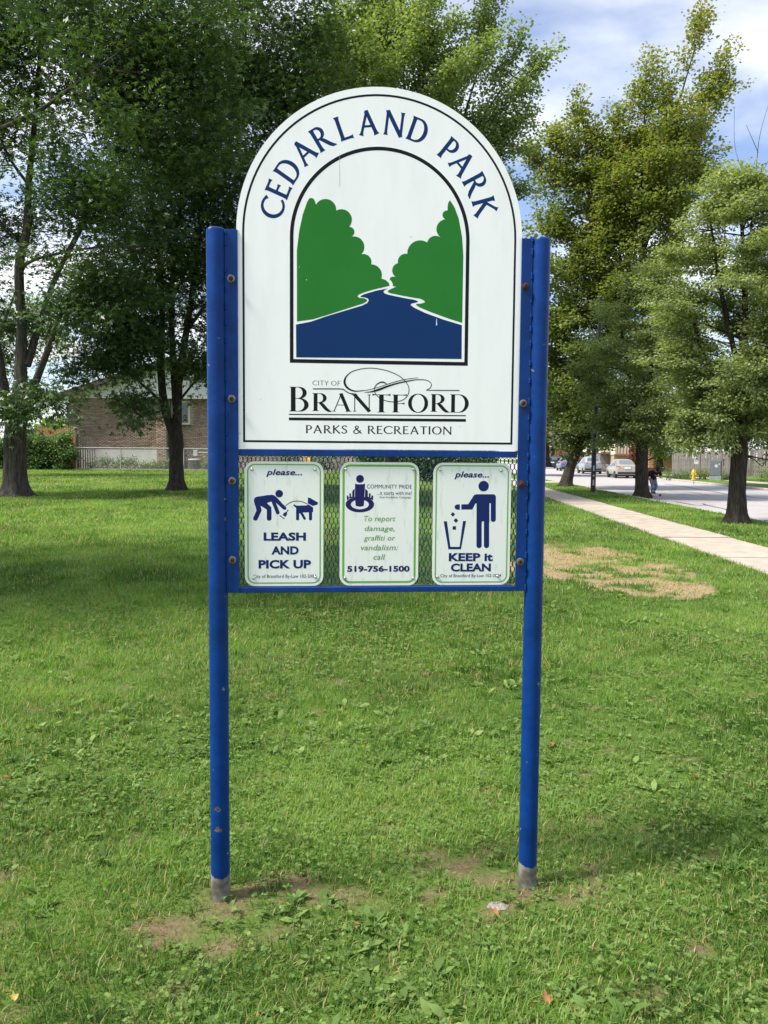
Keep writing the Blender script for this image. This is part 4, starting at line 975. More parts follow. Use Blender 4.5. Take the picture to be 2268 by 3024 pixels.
# ---- A: forked maple at the left edge
D = 22.9; b = w(33, 1078, D); b[2] = gz(b[0], b[1])
A_tr = [(tuple(b), .33), (Wt(32, 1000, D), .30), (Wt(34, 920, D), .29), (Wt(44, 880, D), .26)]
A_l = [[(Wt(30, 925, D), .20), (Wt(12, 860, D), .17), (Wt(-2, 790, D), .15), (Wt(-20, 650, D), .12), (Wt(-30, 400, D), .09), (Wt(-60, 100, D), .05)],
       [(Wt(42, 905, D), .24), (Wt(45, 791, D), .17), (Wt(47, 692, D), .135), (Wt(41, 579, D), .125), (Wt(58, 495, D), .11), (Wt(62, 400, D), .09), (Wt(74, 270, D), .07), (Wt(86, 120, D), .05), (Wt(95, -60, D), .03)],
       [(Wt(55, 870, D), .14), (Wt(85, 805, D, -.4), .10), (Wt(113, 729, D, -.8), .075), (Wt(126, 690, D, -1), .06), (Wt(190, 560, D, -1.6), .03)],
       [(Wt(58, 790, D), .12), (Wt(93, 678, D, .5), .085), (Wt(120, 600, D, .8), .07), (Wt(170, 503, D, 1), .065), (Wt(209, 427, D, 1), .055), (Wt(270, 290, D, 1), .04), (Wt(330, 110, D, 1), .02)],
       [(Wt(41, 579, D), .05), (Wt(90, 556, D, -1), .04), (Wt(200, 535, D, -2), .025), (Wt(300, 530, D, -3), .012)],
       [(Wt(-60, 300, D), .07), (Wt(0, 278, D, -2), .06), (Wt(90, 235, D, -2.4), .05), (Wt(178, 171, D, -3), .035), (Wt(357, 40, D, -3), .015)],
       [(Wt(62, 400, D), .05), (Wt(20, 340, D), .04), (Wt(-20, 250, D), .02)]]
A_p = [(Wt(-110, 420, D), Wt(-100, 0, D), 1.5, 1.4, 1.2), (Wt(20, 400, D, -1), Wt(40, 30, D), 1.5, 1.2, 1.5), (Wt(-20, 560, D, 1), Wt(20, 440, D, 1), 1.0, 1.1, .75), (Wt(205, 500, D, -1), Wt(190, 20, D, -1), 1.9, 1.7, 2.9), (Wt(300, 470, D, -2), Wt(310, 0, D, -2), 2.0, 1.6, 3.0), (Wt(150, 640, D, -1), Wt(240, 640, D, -2), .8, 1.2, .8),
       (Wt(390, 330, D, -2), Wt(420, 0, D, -2), 1.4, 1.4, 1.5), (Wt(-60, -120, D), Wt(300, -160, D), 2.4, 2.4, 2.0), (Wt(-90, 700, D), Wt(-60, 820, D), 1.0, .8, .5), (Wt(80, 830, D, -1), Wt(105, 880, D, -1), .45, .35, .16), (Wt(20, 870, D, -1), Wt(5, 900, D, -1), .45, .4, .16), (Wt(20, 690, D, 1), Wt(80, 720, D, 1), .7, .7, .25)]
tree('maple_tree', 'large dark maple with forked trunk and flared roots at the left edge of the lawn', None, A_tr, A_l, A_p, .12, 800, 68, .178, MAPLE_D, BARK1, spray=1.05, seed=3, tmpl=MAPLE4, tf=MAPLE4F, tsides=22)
# ---- B: second maple before the brick house
D = 26.2; b = w(383, 1062, D); b[2] = gz(b[0], b[1])
B_tr = [(tuple(b), .235), (Wt(381, 1000, D), .225), (Wt(380, 945, D), .23), (Wt(376, 915, D), .2)]
B_l = [[(Wt(374, 935, D), .16), (Wt(357, 885, D), .14), (Wt(347, 790, D), .12), (Wt(350, 650, D), .09), (Wt(330, 450, D), .05), (Wt(300, 250, D), .02)],
       [(Wt(382, 935, D), .17), (Wt(384, 845, D), .15), (Wt(391, 790, D), .12), (Wt(420, 600, D), .09), (Wt(440, 400, D), .07), (Wt(470, 150, D), .03)],
       [(Wt(380, 900, D), .10), (Wt(374, 780, D), .10), (Wt(372, 600, D), .08), (Wt(400, 350, D), .05), (Wt(420, 100, D), .02)],
       [(Wt(352, 872, D), .06), (Wt(314, 836, D, -.6), .04), (Wt(250, 790, D, -1.5), .025), (Wt(180, 790, D, -2), .012)],
       [(Wt(388, 865, D), .05), (Wt(418, 828, D, -.4), .035), (Wt(470, 770, D, -1), .02)],
       [(Wt(400, 720, D), .07), (Wt(480, 600, D, -1), .04), (Wt(560, 420, D, -2), .02)],
       [(Wt(352, 700, D), .06), (Wt(270, 610, D, -1), .04), (Wt(180, 560, D, -2), .02)]]
B_p = [(Wt(330, 670, D), Wt(300, 420, D), 2.2, 2.4, 3.4), (Wt(430, 700, D), Wt(470, 120, D), 2.2, 2.3, 5.0), (Wt(555, 520, D), Wt(560, 40, D), 2.2, 1.8, 4.2), (Wt(560, 720, D), Wt(600, 500, D), 1.8, 1.6, 1.6), (Wt(200, 680, D, -1), Wt(330, 725, D, -1), 1.1, 1.2, 1.7),
       (Wt(150, 800, D, -1), Wt(270, 760, D, -1), .36, .8, .8), (Wt(285, 860, D, -1.5), Wt(300, 895, D, -1.5), .38, .3, .22), (Wt(400, 765, D, -1), Wt(480, 765, D, -1), .6, .9, .6), (Wt(640, 300, D), Wt(640, 30, D), 1.2, 1.0, 1.2), (Wt(400, -100, D), Wt(600, -80, D), 2.4, 2.0, 1.6)]
tree('maple_tree', 'dark maple standing in front of the brick house with low spreading branches', None, B_tr, B_l, B_p, .12, 1150, 62, .175, MAPLE_D, BARK2, spray=1.1, seed=5, tmpl=MAPLE4, tf=MAPLE4F, tsides=18)
# ---- the maple just outside the left edge; its shade lies on the lawn, a limb reaches into view
b = np.array([-8.7, 7.7, float(gz(-8.7, 7.7))]); ax_ = [((-8.7, 7.7, 3.8), 2.0), ((-8.5, 7.7, 5.6), 2.9), ((-8.2, 7.6, 8.0), 3.1), ((-8.0, 7.5, 10.4), 1.4)]
bp, bl = boughs(ax_, 70, .6, .3, 401, 1.0, .04, reach_k=1.0)
tree('maple_tree', 'maple standing just beyond the left edge, its shade on the near lawn', None, [(tuple(b), .24), ((-8.7, 7.7, 1.8), .2), ((-8.5, 7.7, 4.0), .15), ((-8.2, 7.6, 8.5), .05)], bl, bp, .1, 380, 40, .15, MAPLE_D, BARK1, spray=.9, seed=41, tmpl=KITE, tf=KITEF)
# ---- C: pale tree seen behind A
D = 36; b = w(-40, 1040, D); b[2] = gz(b[0], b[1])
tree('maple_tree', 'sunlit yellow-green tree beyond the forked maple at the left edge', None, [(tuple(b), .22), (Wt(-40, 900, D), .19), (Wt(-30, 780, D), .15)], [[(Wt(-30, 800, D), .12), (Wt(30, 640, D), .05), (Wt(60, 560, D), .02)]],
     [(Wt(10, 660, D), Wt(20, 800, D), 1.7, 1.5, 1), (Wt(80, 640, D), Wt(115, 740, D), 1.2, .9, .7), (Wt(-90, 500, D), Wt(-90, 760, D), 2.2, 2.2, 1.4), (Wt(90, 850, D), Wt(40, 880, D), .6, .6, .2)], .1, 210, 50, .15, FARL, BARK2, spray=1.1, seed=8, tmpl=STAR, tf=STARF)
# ---- D: pale silver maple behind the sign
D = 31; b = w(1108 - 265, 1050, D); b[2] = gz(b[0], b[1])
def up_plume(fan, D): return [(Wt(x0, y0, D, d), Wt(x1, y1, D, d), r0, r1, k) for x0, y0, x1, y1, r0, r1, k, d in fan]
fanD = [(720, 330, 700, 70, 1.0, .35, 1.2, 0), (760, 340, 745, 60, 1.0, .3, 1.2, 0), (800, 330, 800, -60, 1.1, .5, 1.9, 0), (860, 330, 870, -60, 1.1, .55, 2.0, 0), (905, 300, 912, 40, .9, .3, 1.2, 0), (950, 330, 985, 110, .9, .3, 1.0, 0), (960, 330, 1075, -20, 1.0, .35, 2.0, 0), (1000, 320, 1125, 60, .8, .25, .9, 0),
        (1000, 330, 1185, 112, .9, .18, 1.5, 0), (1010, 330, 1165, 215, .8, .3, .9, 0), (1030, 350, 1140, 290, .8, .4, .9, 0), (1040, 420, 1122, 400, .8, .4, .7, 0), (1050, 480, 1128, 470, .9, .35, .4, 0), (690, 200, 670, 60, .8, .4, .7, 1), (760, 420, 900, 400, 1.6, 1.6, 2.2, 0), (830, 600, 830, 850, 2.2, 2.0, 1.6, 1), (800, -100, 815, -330, 2.4, 1.6, 2.2, 0), (900, -100, 890, -300, 2.2, 1.4, 1.6, 0)]
D_l = [[(Wt(828, 860, D), .14), (Wt(815, 500, D), .08), (Wt(800, 100, D), .03)], [(Wt(832, 860, D), .13), (Wt(870, 500, D), .08), (Wt(872, 60, D), .02)], [(Wt(835, 800, D), .12), (Wt(930, 480, D), .07), (Wt(1000, 260, D), .05), (Wt(1075, 10, D), .015)],
       [(Wt(930, 480, D), .06), (Wt(1040, 260, D), .04), (Wt(1110, 165, D), .025), (Wt(1180, 118, D), .01)], [(Wt(815, 600, D), .07), (Wt(760, 350, D), .04), (Wt(735, 90, D), .015)], [(Wt(930, 500, D), .05), (Wt(1050, 370, D), .03), (Wt(1120, 290, D), .01)], [(Wt(860, 500, D), .05), (Wt(900, 250, D), .03), (Wt(912, 60, D), .01)]]
fanD = [(a, b, c_, d_, e_ * .85, f_, g_ * 9, h_) for a, b, c_, d_, e_, f_, g_, h_ in fanD]
bp, bl = boughs([(Wt(820, 640, D), 3.6), (Wt(830, 420, D), 4.4), (Wt(845, 250, D), 3.4), (Wt(850, 60, D), 1.8)], 70, .5, .85, 121, 1.0, .04)
tree('silver_maple', 'pale green silver maple rising behind the arched top of the sign', None, [(tuple(b), .24), (Wt(842, 980, D), .2), (Wt(835, 880, D), .18)], D_l + bl, up_plume(fanD, D) + bp, .0, 2000, 60, .12, MAPLE_L, BARK2, lat=.24, clump=.8, spray=.75, seed=12, tmpl=KITE, tf=KITEF, up=.55, flat=.5)
# ---- R1: tall leaning olive maple beside the road
D = 41.9; b = w(1222, 1050, D); b[2] = 0.0
R1_l = [[(Wt(1262, 950, D), .24), (Wt(1300, 800, D), .2), (Wt(1338, 679, D), .17), (Wt(1381, 572, D), .14), (Wt(1394, 494, D), .12), (Wt(1411, 408, D), .10), (Wt(1432, 344, D), .08), (Wt(1475, 193, D), .04), (Wt(1518, 45, D), .012)],
        [(Wt(1300, 800, D), .12), (Wt(1325, 645, D), .10), (Wt(1299, 550, D), .08), (Wt(1280, 420, D), .05), (Wt(1255, 240, D), .015)], [(Wt(1394, 494, D), .08), (Wt(1390, 350, D), .06), (Wt(1397, 130, D), .015)], [(Wt(1432, 344, D), .05), (Wt(1520, 200, D), .03), (Wt(1585, 150, D), .01)],
        [(Wt(1299, 550, D), .07), (Wt(1200, 470, D), .03), (Wt(1160, 330, D), .012)], [(Wt(1338, 679, D), .08), (Wt(1340, 400, D), .05), (Wt(1335, 220, D), .012)], [(Wt(1381, 572, D), .08), (Wt(1440, 420, D), .03), (Wt(1530, 330, D), .01)], [(Wt(1280, 850, D), .08), (Wt(1220, 700, D), .05), (Wt(1170, 640, D), .02)]]
fanR = [(1440, 330, 1518, 30, .9, .22, 1.8, 0), (1470, 330, 1568, 108, 1.0, .3, 1.6, 0), (1480, 340, 1592, 148, .9, .2, 1.0, 0), (1400, 340, 1396, 118, 1.0, .3, 1.5, 0), (1430, 300, 1432, 130, .8, .25, .9, 0), (1370, 340, 1372, 165, .8, .3, .8, 0), (1340, 380, 1332, 208, .8, .25, 1.0, 0), (1290, 400, 1290, 245, 1.0, .3, 1.1, 0),
        (1250, 400, 1256, 215, .9, .25, 1.1, 0), (1215, 400, 1200, 270, .9, .25, 1.0, 0), (1180, 400, 1150, 305, .8, .3, .9, 0), (1300, 520, 1310, 400, 2.6, 2.2, 4.6, 0), (1250, 600, 1380, 560, 2.0, 2.0, 2.4, 0), (1450, 560, 1480, 460, 1.9, 1.5, 2.2, 0), (1190, 520, 1190, 440, 1.6, 1.3, 2.0, 0), (1430, 480, 1430, 380, 1.9, 1.7, 2.5, 0), (1500, 430, 1505, 330, .9, .8, .8, 0), (1230, 740, 1230, 600, 2.0, 2.2, 3.6, 0), (1330, 700, 1340, 560, 1.8, 2.2, 2.4, 1), (1225, 915, 1225, 800, 1.3, 2.0, 3.2, 0), (1160, 900, 1150, 600, 1.5, 1.5, 2.0, 0), (1300, 880, 1310, 760, 1.1, 1.6, 1.3, 1)]
fanR = [(a, b, c_, d_, e_ * .72, f_, g_ * (6.0 if e_ > 1.4 else 9.0), h_) for a, b, c_, d_, e_, f_, g_, h_ in fanR]
bp1, bl1 = boughs([(Wt(1250, 965, D), 1.7), (Wt(1275, 900, D), 2.6), (Wt(1290, 780, D), 3.1), (Wt(1310, 650, D), 3.6)], 46, .62, .30, 151, 1.1, .05)
bp2, bl2 = boughs([(Wt(1325, 690, D), 3.4), (Wt(1360, 560, D), 3.6), (Wt(1400, 440, D), 3.0), (Wt(1440, 320, D), 1.8)], 60, .55, .95, 152, 1.2, .05)
bp3, bl3 = boughs([(Wt(1300, 600, D), 2.6), (Wt(1275, 440, D), 2.4), (Wt(1260, 330, D), 1.2)], 30, .5, .9, 153, 1.1, .04)
bp4, bl4 = boughs([(Wt(1245, 800, D), 2.6), (Wt(1240, 680, D), 2.9), (Wt(1235, 540, D), 2.4)], 30, .6, .4, 154, 1.1, .04)
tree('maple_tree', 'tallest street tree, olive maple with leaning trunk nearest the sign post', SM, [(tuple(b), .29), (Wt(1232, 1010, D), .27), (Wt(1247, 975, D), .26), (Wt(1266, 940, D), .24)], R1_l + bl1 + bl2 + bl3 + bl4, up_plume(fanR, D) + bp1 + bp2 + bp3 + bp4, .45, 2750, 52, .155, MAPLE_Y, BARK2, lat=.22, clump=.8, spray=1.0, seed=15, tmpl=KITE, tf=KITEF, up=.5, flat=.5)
# ---- R2
D = 32.6; b = w(1386, 1072, D); b[2] = 0.0
R2_l = [[(Wt(1388, 940, D), .18), (Wt(1400, 840, D), .12), (Wt(1420, 700, D), .07), (Wt(1440, 600, D), .02)], [(Wt(1386, 930, D), .15), (Wt(1360, 820, D), .09), (Wt(1340, 700, D), .04)], [(Wt(1387, 960, D), .08), (Wt(1330, 900, D), .05), (Wt(1280, 850, D), .02)], [(Wt(1389, 950, D), .08), (Wt(1440, 880, D), .05), (Wt(1480, 840, D), .02)]]
fan2 = [(1480, 800, 1470, 640, 1.0, .9, 1.0, 0), (1260, 800, 1262, 730, .55, .4, .5, 0), (1370, 810, 1400, 640, 1.9, 1.4, 4.0, 0), (1300, 870, 1295, 760, .9, 1.2, 1.9, 0), (1440, 860, 1450, 700, 1.2, 1.4, 2.3, 0), (1370, 905, 1385, 870, 1.0, 1.1, 1.4, -.4), (1395, 962, 1412, 950, .35, .4, .35, -.6), (1440, 935, 1490, 925, .4, .5, .5, 0), (1420, 640, 1440, 560, 1.1, .5, .8, 0), (1275, 820, 1272, 770, .6, .5, .5, 0)]
fan2 = [q for q in fan2 if q[4] < .8]
bp, bl = boughs([(Wt(1388, 960, D), 1.5), (Wt(1388, 920, D), 2.3), (Wt(1392, 820, D), 2.7), (Wt(1408, 700, D), 2.1), (Wt(1425, 590, D), .7)], 84, .44, .34, 181, .8, .03)
tree('linden_tree', 'middle street tree with straight trunk beside the skateboarder', SM, [(tuple(b), .26), (Wt(1386, 1000, D), .25), (Wt(1388, 940, D), .23)], R2_l + bl, up_plume(fan2, D) + bp, .2, 1150, 80, .11, LINDEN, BARK2, lat=.30, clump=.8, spray=.62, seed=18, tmpl=OVAL, tf=OVALF, up=.3)
# ---- R3
D = 19.0; b = w(1590, 1130, D); b[2] = 0.0
R3_l = [[(Wt(1597, 950, D), .17), (Wt(1600, 820, D), .12), (Wt(1610, 640, D), .07), (Wt(1600, 450, D), .03)], [(Wt(1592, 960, D), .12), (Wt(1540, 840, D), .07), (Wt(1500, 700, D), .04)], [(Wt(1600, 960, D), .12), (Wt(1680, 850, D), .08), (Wt(1740, 700, D), .04)], [(Wt(1600, 820, D), .07), (Wt(1560, 640, D), .05), (Wt(1530, 450, D), .02)],
        [(Wt(1610, 620, D), .04), (Wt(1630, 420, D), .014), (Wt(1640, 300, D), .006), (Wt(1665, 210, D), .003)], [(Wt(1630, 420, D), .007), (Wt(1590, 330, D), .004), (Wt(1586, 230, D), .003)], [(Wt(1632, 400, D), .007), (Wt(1680, 310, D), .005), (Wt(1720, 250, D), .003)], [(Wt(1638, 330, D), .008), (Wt(1612, 270, D), .004)]]
fan3 = [(1470, 800, 1470, 640, .6, .6, 1.0, .4), (1450, 860, 1445, 700, .35, .4, .5, .3), (1600, 810, 1600, 600, 1.5, 1.5, 3.6, 0), (1515, 850, 1520, 660, .85, .9, 2.2, 0), (1700, 830, 1720, 600, 1.4, 1.4, 3.0, 0), (1570, 600, 1590, 440, 1.2, .5, 1.9, 0), (1660, 600, 1650, 430, 1.3, .8, 1.8, 0), (1500, 650, 1530, 500, .7, .45, .8, 0), (1480, 935, 1540, 925, .35, .45, .7, -.3), (1640, 940, 1690, 930, .5, .8, 1.0, -.3), (1560, 900, 1590, 925, .6, .45, .8, -.6), (1550, 420, 1560, 390, .35, .2, .15, 0), (1640, 1010, 1690, 1000, .25, .6, .35, 0)]
fan3 = [q for q in fan3 if q[4] < .62]
bp, bl = boughs([(Wt(1598, 955, D), 1.3), (Wt(1600, 900, D), 1.8), (Wt(1602, 800, D), 2.1), (Wt(1606, 680, D), 2.15), (Wt(1604, 560, D), 1.7), (Wt(1600, 460, D), 1.1), (Wt(1598, 380, D), .5)], 120, .30, .36, 211, .6, .022)
bq, bm2 = boughs([(Wt(1700, 930, D), 1.4), (Wt(1715, 780, D), 1.7), (Wt(1715, 600, D), 1.2)], 44, .32, .36, 212, .6, .02)
bp += bq; bl += bm2
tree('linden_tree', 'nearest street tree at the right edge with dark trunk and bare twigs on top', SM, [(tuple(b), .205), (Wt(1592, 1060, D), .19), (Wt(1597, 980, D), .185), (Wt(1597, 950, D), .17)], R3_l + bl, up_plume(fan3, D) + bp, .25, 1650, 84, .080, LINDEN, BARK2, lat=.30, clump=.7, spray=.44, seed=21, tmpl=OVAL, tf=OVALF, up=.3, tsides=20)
# ---- far trees
def far_tree(x, y, ytop, D, wd, label, lm=MAPLE_D, seed=30, n=90, group='trees beyond the houses', name='far_tree', conifer=False, cat='tree', ls=.5):
    b = w(x, y, D); top = w(x, ytop, D); h = top[2] - b[2]
    if conifer: pl = [((b[0], b[1], b[2] + h * .15), (b[0], b[1], top[2]), wd, .15, 1)]
    else: pl = [((b[0], b[1], b[2] + h * .45), (b[0], b[1], b[2] + h * .72), wd, wd * .75, 1)]
    return tree(name, label, group, [(tuple(b), .25), ((b[0], b[1], b[2] + h * .2), .22), ((b[0], b[1], b[2] + h * .55), .12)], [], pl, .2, n, 26, ls, lm, BARK2, spray=1.6, seed=seed, tmpl=OVAL, tf=OVALF, tsides=8, cat=cat)
far_tree(122, 1000, 905, 95, 3.2, 'small round tree on the horizon behind the picket fence', FARL, 31)
far_tree(175, 1000, 913, 120, 1.2, 'little dark spruce on the horizon beside the brick house', MAPLE_D, 32, conifer=True, n=60)
far_tree(95, 1000, 915, 110, 3.0, 'hazy low tree on the horizon just right of the forked maple', MAPLE_D, 33)
far_tree(1208, 1010, 925, 150, 5.0, 'dark green tree far down the street behind the black van', MAPLE_D, 34, ls=.6)
far_tree(1245, 1010, 880, 160, 6.0, 'broad tree far down the street, above the blue car', MAPLE_D, 35, ls=.6, n=140)
far_tree(1180, 1000, 800, 70, 4.5, 'dark tree behind the leaning maple, hidden mostly by the right post', MAPLE_D, 36, n=200)
far_tree(1490, 1000, 850, 72, 3.2, 'dense green tree behind the weathered fence, left of the parking sign', MAPLE_D, 37, n=220, ls=.3)
far_tree(1570, 1000, 820, 75, 4.0, 'dense green tree behind the weathered fence near the utility cabinet', MAPLE_D, 38, n=220, ls=.3)
far_tree(1660, 1000, 800, 70, 4.0, 'dense green tree behind the weathered fence at the right edge', MAPLE_D, 39, n=220, ls=.3)
far_tree(1425, 1010, 935, 66, 1.0, 'light green young tree in the front yard behind the skateboarder', FARL, 40, n=70, ls=.22)
# ================================================================== brick house, fences and hedge at left
HD = 46.0
def hx(px): return (px - 1134) / FPX * HD            # photo px across the wall plane
HX0, HX1, HXM = hx(200), hx(832), hx(480)
HZ0 = 0.60; HZ1 = CAM_H + (1341 - 1178) * HD / FPX + .05
house = empty('brick_house', ((HX0 + HX1) / 2, HD, HZ0), 0, 'brown brick house with white gable siding seen behind the left trees', 'house')
ho = np.array([(HX0 + HX1) / 2, HD, HZ0]); LX0, LX1, LXM = HX0 - ho[0], HX1 - ho[0], HXM - ho[0]; LH = HZ1 - HZ0
MORTAR = mat('mortar', (.46, .41, .35), .95, noise=.3, nscale=9)
BRICK = leaf_mat('brown_brick', [(0, (.22, .155, .115)), (.5, (.31, .225, .17)), (1, (.42, .32, .25))], trans=0.0, rough=.9)
SID = mat('white_siding', (.80, .80, .76), .6, noise=.08, nscale=3); SOFF = mat('brown_fascia', (.09, .055, .045), .7, noise=.3, nscale=10)
ROOFM = mat('brown_shingle', (.13, .095, .08), .95, noise=.5, nscale=25); CREAM = mat('cream_trim', (.66, .60, .44), .6, noise=.1, nscale=5)
GLASSD = mat('dark_window_glass', (.02, .022, .028), .08, spec=.9); WHITEP = mat('white_foundation', (.72, .69, .64), .9, noise=.18, nscale=1.5, bump=.2, bscale=60)
wx0, wx1, wz0, wz1 = hx(503) - ho[0], hx(558) - ho[0], CAM_H + (1341 - 1255) * HD / FPX - HZ0, CAM_H + (1341 - 1186) * HD / FPX - HZ0
m = MB()
RY = .35                                              # the right part of the wall stands back a little
m.box(LX0, LXM, .03, 9, 0, LH); m.box(LXM + .002, wx0, RY + .03, 9, 0, LH); m.box(wx1, LX1, RY + .03, 9, 0, LH); m.box(wx0 + .002, wx1 - .002, RY + .03, 9, 0, wz0); m.box(wx0 + .002, wx1 - .002, RY + .03, 9, wz1, LH); m.box(wx0 + .002, wx1 - .002, RY + .25, 8.9, wz0, wz1)
m.build('wall', MORTAR, house)
def bricks(x0, x1, z0, z1, yf, holes=(), parent=house):
    V, F, T = [], [], []; bl, bh = .245, .077; r = 0; z = z0
    while z < z1 - .02:
        x = x0 - (bl / 2 if r % 2 else 0)
        while x < x1:
            a, b = max(x, x0), min(x + bl - .012, x1)
            if b - a > .03 and not any(a < h[1] and b > h[0] and z < h[3] and z + bh > h[2] for h in holes):
                o = len(V); y = yf + random.uniform(-.007, .004); zb = min(z + bh - .013, z1)
                V += [(a, y, z), (b, y, z), (b, y, zb), (a, y, zb), (a, yf + .028, z), (b, yf + .028, z), (b, yf + .028, zb), (a, yf + .028, zb)]
                F += [(o, o + 1, o + 2, o + 3), (o, o + 4, o + 5, o + 1), (o + 1, o + 5, o + 6, o + 2), (o + 2, o + 6, o + 7, o + 3), (o + 3, o + 7, o + 4, o)]; T += [min(1, max(0, random.gauss(.5, .22)))] * 8
            x += bl
        z += bh; r += 1
    o = link('bricks', np_mesh('bricks', np.array(V), np.array(F), np.array(T)), BRICK, parent); o['kind'] = 'stuff'; return o
fz1 = CAM_H + (1341 - 1329) * HD / FPX - HZ0
fx0, fx1 = hx(240) - ho[0], hx(464) - ho[0]
bricks(LX0, fx1 + .0, fz1, LH, 0.0); bricks(LX0, fx0, 0, fz1, 0.0)
MB().bbox(fx0, fx1, -.02, .028, .02, fz1 - .02, .008).build('foundation_panel', WHITEP, house)
# chimney breast and right part
cx0, cx1 = hx(466) - ho[0], hx(496) - ho[0]; cz = CAM_H + (1341 - 1238) * HD / FPX - HZ0
m = MB(); m.box(cx0 + .02, cx1 - .02, -.20, .0, 0, cz); m.build('chimney_breast', MORTAR, house); bricks(cx0, cx1, 0, cz, -.23)
bricks(fx1 + .01, LXM, cz, LH, 0.0)
bricks(LXM + .02, LX1, 0, LH, RY, holes=((wx0 - .01, wx1 + .01, wz0 - .01, wz1 + .01),))
MB().tube([(cx1 + .12, RY - .06, 0), (cx1 + .12, RY - .06, LH)], .045, 8).build('downpipe', SOFF, house, smooth=True)
win = MB(); t_ = .10
for b_ in ((wx0, wx1, wz0, wz0 + t_), (wx0, wx1, wz1 - t_, wz1), (wx0, wx0 + t_, wz0 + t_, wz1 - t_), (wx1 - t_, wx1, wz0 + t_, wz1 - t_)): win.box(b_[0], b_[1], RY - .03, RY + .12, b_[2], b_[3])
wn = win.build('window', CREAM, house); MB().box(wx0 + t_, wx1 - t_, RY + .05, RY + .07, wz0 + t_, wz1 - t_).build('pane', GLASSD, wn); MB().bbox(wx0 - .06, wx1 + .06, RY - .07, RY + .01, wz0 - .09, wz0 - .01, .01).build('sill', BRICK if False else SOFF, wn)
# gable
ax = (LX0 + LX1) / 2; slope = .33; ez = LH
eave = .75
def gtop(x): return ez + .05 + (ax - LX0 + eave * .0 - abs(x - ax)) * slope
m = MB(); m.poly([(LX0, ez), (LX1, ez), (ax, gtop(ax))], .05, .25); m.build('gable_wall', MORTAR, house)
z = ez
while z < gtop(ax) - .1:
    hw = (ax - LX0) - (z - ez - .02) / slope
    m = MB(); hw2 = hw - .115 / slope
    if hw2 < .1: break
    m.add([(ax - hw, .0, z), (ax + hw, .0, z), (ax + hw2, .035, z + .118), (ax - hw2, .035, z + .118), (ax - hw, .06, z), (ax + hw, .06, z)], [(0, 1, 2, 3), (0, 4, 5, 1)])
    m.build('siding_board', SID, house, fix=False); z += .12
MB().bbox(LX0 - .02, LX1 + .02, -.05, .045, ez - .09, ez - .005, .006).build('frieze_board', SID, house)
for s in (-1, 1):
    ex = ax + s * ((ax - LX0) + eave); m = MB(); za = gtop(LX0) - eave * slope; zb = gtop(ax)
    P = [(ex, za + .02), (ax, zb + .02), (ax, zb + .17), (ex, za + .17)]
    m.poly(P if s > 0 else P[::-1], -.62, 9.2); m.build('roof_slope', ROOFM, house)
    m = MB(); P = [(ex, za - .13), (ax, zb - .13), (ax, zb + .14), (ex, za + .14)]; m.poly(P if s > 0 else P[::-1], -.66, -.625); m.build('fascia', SOFF, house)
MB().bbox(LX0 - .18, LX0 - .02, -.6, .0, ez - .24, ez + .1, .01).build('eave_return', CREAM, house)
# meter, pipes
MET = mat('grey_metal', (.35, .35, .34), .5, metal=.3, noise=.2, nscale=20)
def ppx(px, py, D=45.5): p = at(px, py, D); return p
p0 = ppx(488, 1320); gm = empty('gas_meter', (p0[0], 46.2 - .15, .62), 0, 'grey gas meter with riser pipes against the brick wall', 'gas meter')
MB().bbox(-.2, .18, -.10, .08, .32, .62, .03).build('meter_body', MET, gm)
MB().tube([(.1, 0, 0), (.1, 0, .3)], .025, 6).build('pipe', MET, gm); MB().tube([(-.15, 0, 0), (-.15, 0, .75), (-.05, 0, .8)], .02, 6).build('pipe', MET, gm); MB().tube([(.22, .03, .5), (.3, .03, .9), (.3, .05, 1.5)], .02, 6).build('pipe', MET, gm)
p0 = ppx(569, 1338); em = empty('electric_box', (p0[0], 46.12, p0[2]), 0, 'small grey electrical box with conduit on the brick wall above the air conditioner', 'electrical box')
MB().bbox(-.12, .12, 0, .12, -.18, .18, .01).build('box_body', mat('pale_grey_box', (.55, .57, .58), .5), em); MB().tube([(.13, .06, .04), (2.2, .06, .04)], .03, 8).build('conduit', WHITEP, em, smooth=True); MB().tube([(0, .06, -.18), (0, .06, -1.1)], .025, 8).build('conduit', MET, em)
# air conditioner: louvred casing
p0 = ppx(575, 1385, 45.0); ac = empty('air_conditioner', (p0[0], 45.0, .61), 0, 'dark round-cornered air conditioner unit beside the house wall', 'air conditioner')
ACM = mat('ac_grey', (.10, .10, .095), .6, noise=.2, nscale=20)
MB().lathe([(.30, 0), (.31, .03), (.31, .56), (.30, .58)], n=24).build('inner_coil', DARKHOLE, ac, smooth=True)
for k in range(11):
    MB().lathe([(.345, .05 + k * .05), (.36, .055 + k * .05), (.36, .075 + k * .05), (.345, .08 + k * .05)], n=24).build('louvre', ACM, ac)
MB().lathe([(.36, .60), (.365, .62), (.35, .65), (.1, .67), (.01, .67)], n=24).build('top_cover', mat('ac_top', (.5, .5, .48), .5), ac, smooth=True)
